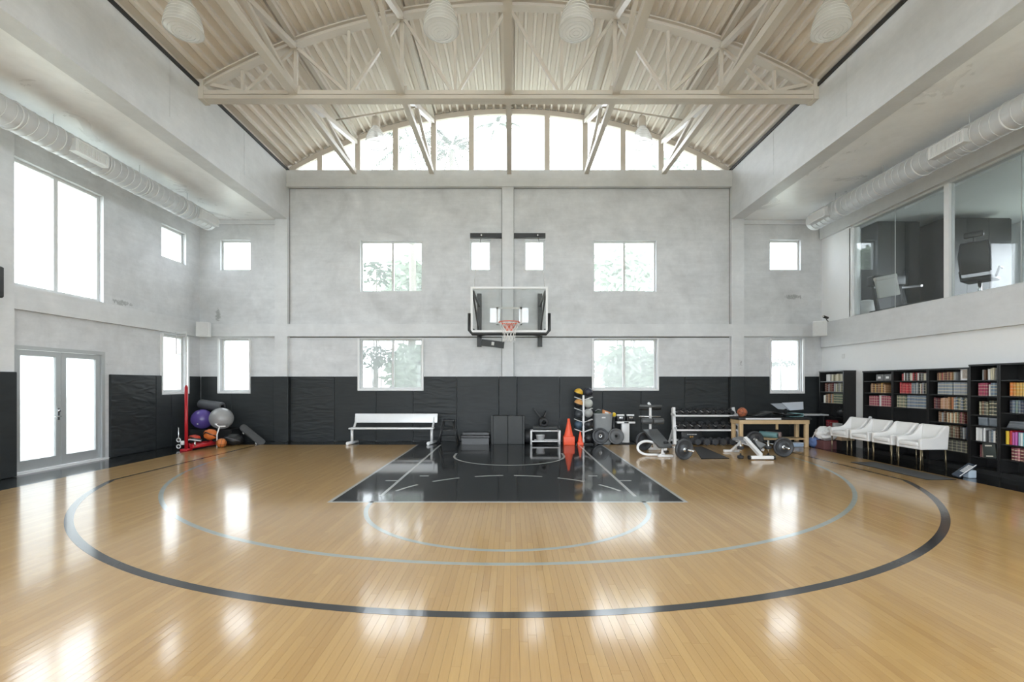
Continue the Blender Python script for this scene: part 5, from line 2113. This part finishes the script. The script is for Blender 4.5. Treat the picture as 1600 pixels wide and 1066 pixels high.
RD = (.30, .02, .03); CR = (.22, .025, .06); BRN = (.13, .065, .035); TAN = (.36, .20, .10); BLU = (.12, .16, .21); NVY = (.02, .03, .06)
WHT = (.66, .66, .65); CRM = (.55, .52, .40); GRN = (.10, .13, .09); DKG = (.035, .045, .035); BLK = (.015, .015, .016); GRY = (.25, .26, .27)
OLV = (.16, .155, .10); GLD = (.52, .30, .06); ORG = (.60, .17, .03); YEL = (.72, .50, .04); MAG = (.40, .08, .30); TEL = (.10, .36, .40); LBL = (.33, .50, .62); DRD = (.10, .012, .015); PNK = (.35, .12, .14)

NAMES = {RD: 'red', CR: 'crimson', BRN: 'brown', TAN: 'tan', BLU: 'slate blue', NVY: 'navy', WHT: 'white', CRM: 'cream', GRN: 'grey green', DKG: 'dark green', BLK: 'black', GRY: 'grey', OLV: 'olive', GLD: 'gold', ORG: 'orange', YEL: 'yellow', MAG: 'magenta', TEL: 'teal', LBL: 'pale blue', DRD: 'dark red', PNK: 'dusky pink'}
S7 = [.33, .59, .88, 1.14, 1.43, 1.71]
S6 = [.36, .75, 1.12, 1.43, 1.71]


def fill(y0, y1, h, sh, spec, name_):
    zz = [.085] + sh + [h - .03]
    for idx, runs in spec.items():
        z0, z1 = zz[idx], zz[idx + 1]
        books(y0, y1, z0, z1, runs, '%s of the %s' % (('bottom shelf', 'second shelf up', 'third shelf up', 'fourth shelf up', 'fifth shelf up', 'sixth shelf up', 'seventh shelf up')[idx], name_))


# farthest bookcase, by the corner
bookcase(11.89, 12.83, 1.99, S6, 'black bookcase in the far right corner with its side panel in view')
fill(11.89, 12.83, 1.99, S6, {
    5: [(.20, .36, 2, (WHT,), .85, 0, 'white paperback'), (.44, .74, 4, (CRM, OLV, CRM), .9, .4, 'cream and olive volume'), (.82, .93, 1, (CRM,), .95, 0, 'tall cream book')],
    4: [(.12, .50, 7, (DRD, BRN, DRD, GRY), .92, .3, 'dark red and brown volume'), (.54, .98, 7, (GRY, CRM, OLV), .95, .3, 'grey beige volume')],
    3: [(.06, .20, 2, (WHT, CRM), .75, 0, 'white slim book'), (.20, .50, 6, (BRN, GRY, TAN), .92, .3, 'brown and grey book'), (.54, .99, 8, (GRN,), .92, .8, 'grey green set volume')],
    1: [(.18, .42, 5, (RD, CR), .8, .3, 'deep red book'), (.48, .60, 1, (WHT,), .7, 0, 'white folder'), (.9, .96, 1, (WHT,), .8, 0, 'narrow white binder')]}, 'corner bookcase')

bookcase(10.37, 11.24, 1.95, S6, 'black bookcase behind the two farthest white chairs')
fill(10.37, 11.24, 1.95, S6, {
    4: [(.16, .72, 12, (BRN, TAN, (.24, .10, .035), BRN, GLD), .88, .5, 'brown and amber volume')],
    3: [(.14, .48, 8, (PNK, CR), .82, .5, 'rose red set volume'), (.49, .57, 1, (WHT,), .96, 0, 'tall white book'), (.59, .97, 9, (PNK, CR), .84, .5, 'dusky red set volume')]}, 'bookcase behind far chairs')

bookcase(9.49, 10.365, 1.95, S6, 'black bookcase with bright red books on its upper shelf')
fill(9.49, 10.365, 1.95, S6, {
    5: [(.20, .95, 16, (RD, WHT, BLK, GRY, BLK, CRM, WHT, RD, BLK), .92, .3, 'red white or black book')],
    4: [(.12, .48, 9, ((.42, .03, .04), RD, (.5, .06, .06)), .95, .2, 'bright red book'), (.49, .68, 5, (GRY, BLU), .92, .3, 'blue grey book'), (.70, .95, 6, (BLK, CRM, DRD, GRY), .93, .3, 'dark and cream book')],
    3: [(.04, .34, 8, (OLV, GRN, (.22, .2, .13)), .92, .8, 'olive gold set volume'), (.37, .98, 14, (BLU, (.14, .18, .24)), .95, .7, 'steel blue set volume')],
    1: [(.3, .9, 9, (BLK, BRN, DKG), .6, .2, 'dark brown book')]}, 'bookcase with bright red books')

bookcase(8.635, 9.485, 1.95, S7, 'black bookcase with pale blue matching volumes beside the nearest chair')
fill(8.635, 9.485, 1.95, S7, {
    6: [(.14, .55, 12, (BRN, DRD, TAN, BRN, RD, TAN), .9, .3, 'brown and rust book'), (.58, .66, 2, (CRM, GRY), .95, 0, 'beige book'), (.93, .99, 1, (WHT,), .95, 0, 'white spine book')],
    5: [(.18, .57, 12, ((.24, .27, .31), (.20, .24, .28)), .93, .8, 'pale blue grey set volume'), (.61, .99, 12, ((.28, .30, .34), (.23, .26, .30)), .93, .8, 'pale blue grey set volume')],
    4: [(.05, .20, 3, (DRD, (.06, .02, .03)), .86, .2, 'maroon book'), (.25, .48, 7, (TAN, (.40, .22, .13), (.45, .3, .22)), .9, .3, 'tan leather book'), (.52, .58, 1, ((.36, .14, .06),), .98, 0, 'rust orange book'), (.60, .99, 10, (GRY, BLU, DKG, OLV), .95, .9, 'dark gilt banded volume')],
    3: [(.19, .36, 4, (BRN, TAN, GRY), .88, .3, 'brown book'), (.42, .70, 9, (CRM, TAN, OLV), .9, .4, 'beige and tan book'), (.72, .88, 5, (BRN, DRD, PNK), .9, .3, 'rust brown book'), (.93, .99, 1, (TAN,), .85, 0, 'tan book')],
    2: [(.2, .70, 13, (BRN, OLV, BRN), .88, .4, 'dark olive brown volume'), (.76, .86, 2, (BLK, GRY), .9, .3, 'black and grey book'), (.90, .98, 2, (NVY, WHT), .92, 0, 'navy or white book')],
    1: [(.28, .98, 18, ((.06, .055, .04), OLV, (.05, .05, .04)), .9, .4, 'dark olive set volume')]}, 'bookcase beside nearest chair')

bookcase(8.105, 8.63, 2.0, [.30, .59, .88, 1.07, 1.42, 1.71], 'narrow black bookcase taller than its neighbours')
S5 = [.30, .59, .88, 1.07, 1.42, 1.71]
fill(8.105, 8.63, 2.0, S5, {
    6: [(.34, .46, 2, (GRY, BRN), .85, 0, 'grey brown book'), (.55, .80, 3, (WHT, CRM, CRM), .95, 0, 'cream book'), (.86, .96, 2, (GRY, WHT), .9, 0, 'grey book')],
    5: [(.20, .55, 5, (CR, (.30, .02, .07)), .88, .4, 'crimson set volume'), (.58, .66, 1, (WHT,), .9, 0, 'white book'), (.68, .99, 4, (BLU, (.16, .22, .28)), .88, .7, 'slate blue set volume')],
    4: [(.22, .55, 4, (OLV, BRN, (.07, .07, .06)), .84, .7, 'brown gilt book'), (.62, .99, 4, (DKG, (.09, .085, .06)), .82, 1, 'dark green gilt set volume')],
    2: [(.06, .24, 2, (WHT,), .98, 0, 'large white book'), (.27, .46, 3, (WHT, GRY), .93, 0, 'white and grey book'), (.48, .58, 2, (BLK,), .85, 0, 'black book'), (.60, .99, 5, (GRY, BLU, WHT, BLK, GRN), .88, .2, 'mixed pale book')],
    1: [(.24, .44, 3, (DRD, (.35, .25, .2), DRD), .9, 0, 'dark red book')]}, 'narrow bookcase')

bookcase(7.22, 8.10, 2.0, S7, 'black bookcase at the right edge with brightly coloured spines')
fill(7.22, 8.10, 2.0, S7, {
    5: [(.12, .90, 13, (ORG, (.5, .2, .03), GLD, GLD, (.55, .35, .09)), .9, .5, 'orange and gold set volume')],
    4: [(.10, .50, 7, (NVY, BLU, (.2, .28, .26), BLU), .86, .3, 'blue and green book'), (.55, .8, 3, (CRM, OLV), .85, .2, 'cream and olive book')],
    2: [(.03, .10, 1, (YEL,), .92, 0, 'yellow book'), (.11, .16, 1, ((.5, .02, .03),), .95, 0, 'bright red slim book'), (.17, .26, 2, (MAG,), .9, 0, 'magenta book'), (.27, .46, 4, (LBL, WHT, TEL, TEL), .9, 0, 'pale blue or teal book'), (.48, .8, 5, (BLU, RD, YEL, WHT), .85, 0, 'multicoloured book')],
    1: [(.15, .90, 13, (DRD, (.20, .05, .07), PNK), .9, 1, 'dark red banded set volume')]}, 'right-edge bookcase')


# loose things on the shelves
def shelf_item(y, z, dx=.05):
    return (XF + dx, y, z + .001)


pf = thing('photo_frame', 'white photo frame on the top shelf beside the brown books', 'picture frame', shelf_item(8.76, 1.71, .06))
for a in ((-.085, .085, 0, .03), (-.085, .085, .19, .22), (-.085, -.055, .03, .19), (.055, .085, .03, .19)):
    MB().box(-.008, .008, a[0], a[1], a[2], a[3]).build('moulding', SPEAKERW, pf)
MB().box(-.001, .006, -.055, .055, .03, .19).build('picture', plain('photo_print', (.42, .37, .32), .4, vary=.6, scale=20), pf)
MB().bar((.012, 0, .15), (.09, 0, .005), .03, .006).build('stand', BLACK, pf)
for y, w, lab in ((10.78, .16, 'grey box file on the top shelf behind the far chairs, left one'), (10.55, .15, 'grey box file on the top shelf behind the far chairs, right one')):
    b = thing('box_file', lab, 'box', shelf_item(y, 1.71, .04))
    MB().rbox(0, .2, -w / 2 - .02, w / 2 + .02, 0, .15, .008).build('case', plain('grey_card', (.17, .175, .18), .5, vary=.5, scale=14), b)
    MB().box(-.003, 0, -.04, .04, .05, .10).build('label_patch', SPEAKERW, b)
wf = thing('flat_box', 'flat white box lying on the shelf under the steel blue volumes', 'box', shelf_item(10.18, .75, .06))
MB().rbox(0, .2, -.11, .11, 0, .03, .005).build('case', SPEAKERW, wf)
MB().box(.0, .2, -.11, .11, .031, .034).build('lid', WHITEMET, wf)
kn = thing('white_ornament', 'small round white ornament on the shelf behind the far chairs', 'ornament', shelf_item(11.08, .75, .06))
MB().ball((0, 0, .075), .035).build('head', SPEAKERW, kn)
MB().lathe([(.03, 0), (.03, .01), (.012, .02), (.012, .045), (0, .045)], 12).build('stem', SPEAKERW, kn)
for y, lab in ((8.43, 'grey blue storage box on the narrow bookcase, left of two'), (8.24, 'grey blue storage box on the narrow bookcase, right of two')):
    b = thing('storage_box', lab, 'box', shelf_item(y, .88, .05))
    MB().rbox(0, .2, -.075, .075, 0, .145, .006).build('case', plain('slate_box', (.16, .19, .22), .45, vary=.3, scale=8), b)
    MB().rbox(-.004, .204, -.078, .078, .118, .15, .004).build('lid', plain('slate_lid', (.22, .25, .28), .45), b)
bg = thing('leaning_album', 'large dark green album leaning on the low shelf of the narrow bookcase', 'album', shelf_item(8.28, .30, .05))
M = Rx(-.12)
MB().rbox(-.02, .02, -.11, .11, 0, .27, .006, M).build('cover', plain('dark_green_cover', (.05, .06, .055), .4), bg)
for z in (.03, .215):
    MB().box(-.0225, -.0205, -.06, .06, z, z + .02, M).build('title_band', CRM_M if 'CRM_M' in globals() else PAGES, bg)
gs = thing('magazine_stack', 'slanted pile of grey magazines at the right edge bookcase', 'magazines', shelf_item(7.86, .88, .04))
for k in range(5):
    MB().rbox(0, .22, -.16, .15, k * .024, k * .024 + .022, .003, Rx(.0) @ T(0, -.012 * k, 0)).build('magazine', plain('magazine_grey', (.14 + .03 * (k % 3), .16 + .03 * (k % 3), .18 + .03 * (k % 3)), .4), gs)
bgk = thing('camera_bag', 'black bag on the shelf of the corner bookcase', 'bag', shelf_item(12.15, .75, .08))
MB().ball((.09, 0, .12), .17, sq=(.6, 1.2, .7)).build('body', BLACK, bgk)
MB().tube([(-.01, -.12, .18), (0, 0, .28), (-.01, .12, .18)], .01, 6).build('strap', BLACKMET, bgk)

# ------------------------------------------------------------------ upper office behind the right glazing
OFZ = 3.34
CEZ = 6.26
office = MB().box(XR + .25, 14.6, 5.0, 13.9, OFZ - .2, OFZ).build('floor_office', plain('office_carpet', (.06, .062, .065), .9))
tag(office, 'dark floor of the upper office', kind='structure')
oc = MB().box(XR + .25, 14.6, 5.0, 13.9, CEZ, CEZ + .2).build('ceiling_office', WHITE_WALL)
tag(oc, 'white ceiling of the upper office', kind='structure')
MB().box(9.9, 14.6, 8.9, 11.6, CEZ - .22, CEZ - .001).build('soffit', WHITE_WALL, oc)
ob = MB().box(XR + .25, 14.6, 13.7, 13.9, OFZ, CEZ).build('wall_office_back', WHITE_WALL)
tag(ob, 'white end wall of the upper office', kind='structure')
of_ = MB().box(XR + .25, 14.6, 4.8, 5.0, OFZ - .2, CEZ + .2).build('wall_office_front', WHITE_WALL)
tag(of_, 'white near wall of the upper office', kind='structure')


def fn_off(u, v, d): return (14.5 + d, u, v)


ow = holed(MB(), fn_off, 5.0, 13.9, OFZ, CEZ, [(6.2, 12.4, 3.9, 5.6)], .1).build('wall_office_side', WHITE_WALL)
tag(ow, 'white outer wall of the upper office', kind='structure')
window(fn_off, (6.2, 12.4, 3.9, 5.6), 'unseen window added to bring daylight into the office', (8.2, 10.3), PANE_OPEN, depth=.05)  # outer window added so that daylight reaches the office
GREYWOOD = plain('grey_wood_veneer', (.045, .046, .046), .4, vary=.25, scale=5)
wd = thing('wardrobe', 'grey wood wardrobe with two slim handles at the end of the upper office', 'wardrobe', (10.95, 13.05, OFZ))
MB().box(-.57, .61, 0.03, .62, 0, CEZ - OFZ - .01).build('body', GREYWOOD, wd)
for x0, x1 in ((-.57, -.19), (-.185, .205), (.21, .61)):
    d_ = MB().box(x0, x1, 0, .03, .02, CEZ - OFZ - .03).build('door', GREYWOOD, wd)
    if x0 > -.5:
        xx = (.15 if x0 < 0 else .265)
        MB().box(xx - .012, xx + .012, -.025, 0, 1.05, 1.5).build('handle', CHROME, d_)
dc = thing('tall_cabinet', 'tall black cabinet beside the wardrobe in the upper office', 'cabinet', (12.5, 12.3, OFZ))
MB().box(-.93, .85, 0.03, 1.35, 0, 2.74).build('body', DARKWOOD, dc)
for x0, x1 in ((-.93, -.34), (-.335, .255), (.26, .85)):
    MB().box(x0, x1, 0, .03, .02, 2.70).build('door', DARKWOOD, dc)
# treadmill with towel
tm = thing('treadmill', 'black treadmill seen through the office glazing', 'treadmill', (9.75, 11.25, OFZ))
MB().rbox(-.38, .38, -.9, .9, .02, .20, .03).build('deck', BLACK, tm)
for s in (-1, 1):
    MB().bar((s * .36, .55, .15), (s * .36, .75, 1.0), .06, .08).build('upright', BLACKMET, tm)
    MB().bar((s * .36, .75, .80), (s * .36, .1, .72), .05, .05).build('handrail', CHROME, tm)
MB().rbox(-.42, .42, .62, .86, .85, 1.1, .03, ).build('console', BLACK, tm)
dk_ = thing('office_desk', 'black slanted table edge in the upper office', 'desk', (11.4, 8.4, OFZ))
MB().rbox(-.65, .9, -.35, .35, .68, .74, .01).build('top', BLACK, dk_)
for sx in (-.55, .8):
    MB().box(sx - .03, sx + .03, -.3, .3, 0, .68).build('leg', BLACKMET, dk_)
tw2 = thing('towel', 'pale towel hanging over the treadmill in the upper office', 'towel', (9.37, 11.35, OFZ))
MB().rbox(-.25, .30, -.03, .03, .45, .95, .025, T(0, 0, .0) @ Ry(-.2)).build('cloth', plain('grey_towel', (.50, .50, .48), .9, bump=.3, scale=50), tw2)
MB().rbox(-.25, .30, -.05, .05, .88, .98, .03, T(0, 0, 0) @ Ry(-.2)).build('fold', plain('grey_towel_fold', (.5, .5, .48), .9), tw2)
wbn = thing('waste_basket', 'white basket with a crumpled liner behind the office glass', 'basket', (9.42, 12.25, OFZ))
MB().lathe([(0, 0), (.17, 0), (.22, .45), (.21, .45), (.16, .02)], 20).build('basket', SPEAKERW, wbn)
MB().ball((0, 0, .46), .2, sq=(1, 1, .35)).build('liner', SPEAKERW, wbn)
# office chair
och = thing('office_chair', 'black mesh office chair with headrest in the upper office', 'chair', (9.78, 9.62, OFZ), 2.1)
MB().rbox(-.25, .25, -.25, .25, .44, .52, .03).build('seat', BLACK, och)
MB().rbox(-.23, .23, .0, .05, .0, .62, .024, T(0, .24, .58) @ Rx(-.12)).build('backrest', BLACKMET, och)
MB().tube([(-.22, .25, .6), (-.24, .33, .95), (-.2, .35, 1.2), (.2, .35, 1.2), (.24, .33, .95), (.22, .25, .6)], .022, 8).build('back_frame', IRON, och)
MB().rbox(-.15, .15, -.03, .03, -.06, .06, .025, T(0, .36, 1.36)).build('headrest', BLACKMET, och)
MB().tube([(0, .33, 1.15), (0, .36, 1.36)], .015, 6).build('neck', IRON, och)
for s in (-1, 1):
    MB().tube([(s * .26, .1, .48), (s * .30, .05, .68), (s * .30, -.15, .68)], .02, 8).build('arm', IRON, och)
MB().tube([(0, 0, .44), (0, 0, .10)], .03, 10).build('column', CHROME, och)
for k in range(5):
    a = 2 * math.pi * k / 5
    leg = MB().tube([(0, 0, .11), (.30 * math.cos(a), .30 * math.sin(a), .07)], [.03, .02], 8).build('base_leg', IRON, och)
    MB().lathe([(0, -.015), (.03, -.015), (.03, .015), (0, .015)], 10, T(.30 * math.cos(a), .30 * math.sin(a), .03) @ Rx(H90)).build('caster', BLACK, leg)
tl = thing('track_light', 'white track light with three spots on the office ceiling', 'track light', (10.9, 8.6, CEZ))
MB().box(-.7, .7, -.02, .02, -.03, 0).build('track', SPEAKERW, tl)
for x in (-.5, 0, .5):
    MB().tube([(x, 0, -.03), (x, 0, -.09), (x - .03, -.09, -.17)], .035, 8).build('spot', SPEAKERW, tl)

# ------------------------------------------------------------------ garden outside the windows
gd = MB().box(-60, 60, -60, 70, -.5, -.2).build('ground', plain('garden_gravel', (.34, .36, .30), .9))
tag(gd, 'pale garden ground outside the windows', kind='structure')


def palm(x, y, h, n, label, ln=1.5, seed=1):
    random.seed(seed)
    p = thing('palm_tree', label, 'palm tree', (x, y, -.2), 0, 'palms beyond the arched window')
    MB().tube([(0, 0, 0), (.08, .05, h * .5), (0, 0, h)], [.16, .12, .10], 10).build('trunk', TRUNK, p)
    for k in range(n):
        a = 2 * math.pi * k / n + random.uniform(-.2, .2)
        el = random.uniform(-.2, .9)
        mb = MB()
        pts = []
        for i in range(11):
            t = i / 10
            r = ln * t
            z = h + math.sin(el) * r - .85 * ln * t * t * .7
            pts.append(Vector((math.cos(a) * r * math.cos(el * .6), math.sin(a) * r * math.cos(el * .6), z)))
        mb.tube(pts, .012, 4)
        side = Vector((-math.sin(a), math.cos(a), 0))
        for i in range(2, 11):
            for f in (0, .5):
                if i == 10 and f:
                    continue
                b = pts[i] if not f else (pts[i] + pts[i + 1]) / 2
                d = (pts[i] - pts[i - 1]).normalized()
                L = .42 * ln / 1.5 * (1.1 - .55 * i / 10)
                for s in (-1, 1):
                    tip = b + (side * s * .75 + d * .55 + Vector((0, 0, -.45))).normalized() * L
                    w = d * .028
                    mb.add([b - w, b + w, tip], [(0, 1, 2)])
        mb.build('frond', LEAFM, p)
    return p


palm(wx(641, 15.6), 15.6, wz(226, 15.6) + .2, 15, 'drooping palm crown behind the left panes of the arched window', 1.6, 3)
palm(wx(706, 15.8), 15.8, wz(236, 15.8) + .2, 16, 'low palm crown left of the middle of the arched window', 1.35, 8)
palm(wx(776, 16.6), 16.6, wz(196, 16.6) + .2, 9, 'palm fronds at the top middle of the arched window', .9, 5)


def bush(px_, py_, Y, rx_, rz_, n, label, leaf=.10, seed=1, sparse=False):
    random.seed(seed)
    x, z = wx(px_, Y), wz(py_, Y)
    t = thing('garden_shrub', label, 'shrub', (x, Y, -.2), 0, 'shrubs outside the hoop wall')
    st_ = MB()
    for k in range(4 if not sparse else 2):
        ox_ = random.uniform(-.4, .4) * rx_
        st_.tube([(ox_ * .4, random.uniform(-.1, .1), 0), (ox_, random.uniform(-.15, .15), z + .2 - rz_ * .3), (ox_ * 1.4, 0, z + .2 + rz_ * .5)], [.025, .015, .006], 5)
    st_.build('stems', TRUNK, t)
    mb = MB()
    for i in range(n):
        while True:
            u, v, w = [random.uniform(-1, 1) for _ in range(3)]
            if u * u + v * v + w * w < 1:
                break
        c = Vector((u * rx_, v * min(rx_, .5), z + .2 + w * rz_))
        a = random.uniform(0, 2 * math.pi)
        d = Vector((math.cos(a), math.sin(a) * .4, random.uniform(-.9, .2))).normalized()
        s = d.cross(Vector((0, 1, .2))).normalized()
        L = leaf * random.uniform(.7, 1.4)
        mb.add([c, c + d * L * .45 + s * L * .16, c + d * L, c + d * L * .45 - s * L * .16], [(0, 1, 2, 3)])
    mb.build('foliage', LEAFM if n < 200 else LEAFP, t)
    return t


bush(588, 425, 14.6, .45, .42, 90, 'leafy sprig behind the upper left two pane window', .22, 11)
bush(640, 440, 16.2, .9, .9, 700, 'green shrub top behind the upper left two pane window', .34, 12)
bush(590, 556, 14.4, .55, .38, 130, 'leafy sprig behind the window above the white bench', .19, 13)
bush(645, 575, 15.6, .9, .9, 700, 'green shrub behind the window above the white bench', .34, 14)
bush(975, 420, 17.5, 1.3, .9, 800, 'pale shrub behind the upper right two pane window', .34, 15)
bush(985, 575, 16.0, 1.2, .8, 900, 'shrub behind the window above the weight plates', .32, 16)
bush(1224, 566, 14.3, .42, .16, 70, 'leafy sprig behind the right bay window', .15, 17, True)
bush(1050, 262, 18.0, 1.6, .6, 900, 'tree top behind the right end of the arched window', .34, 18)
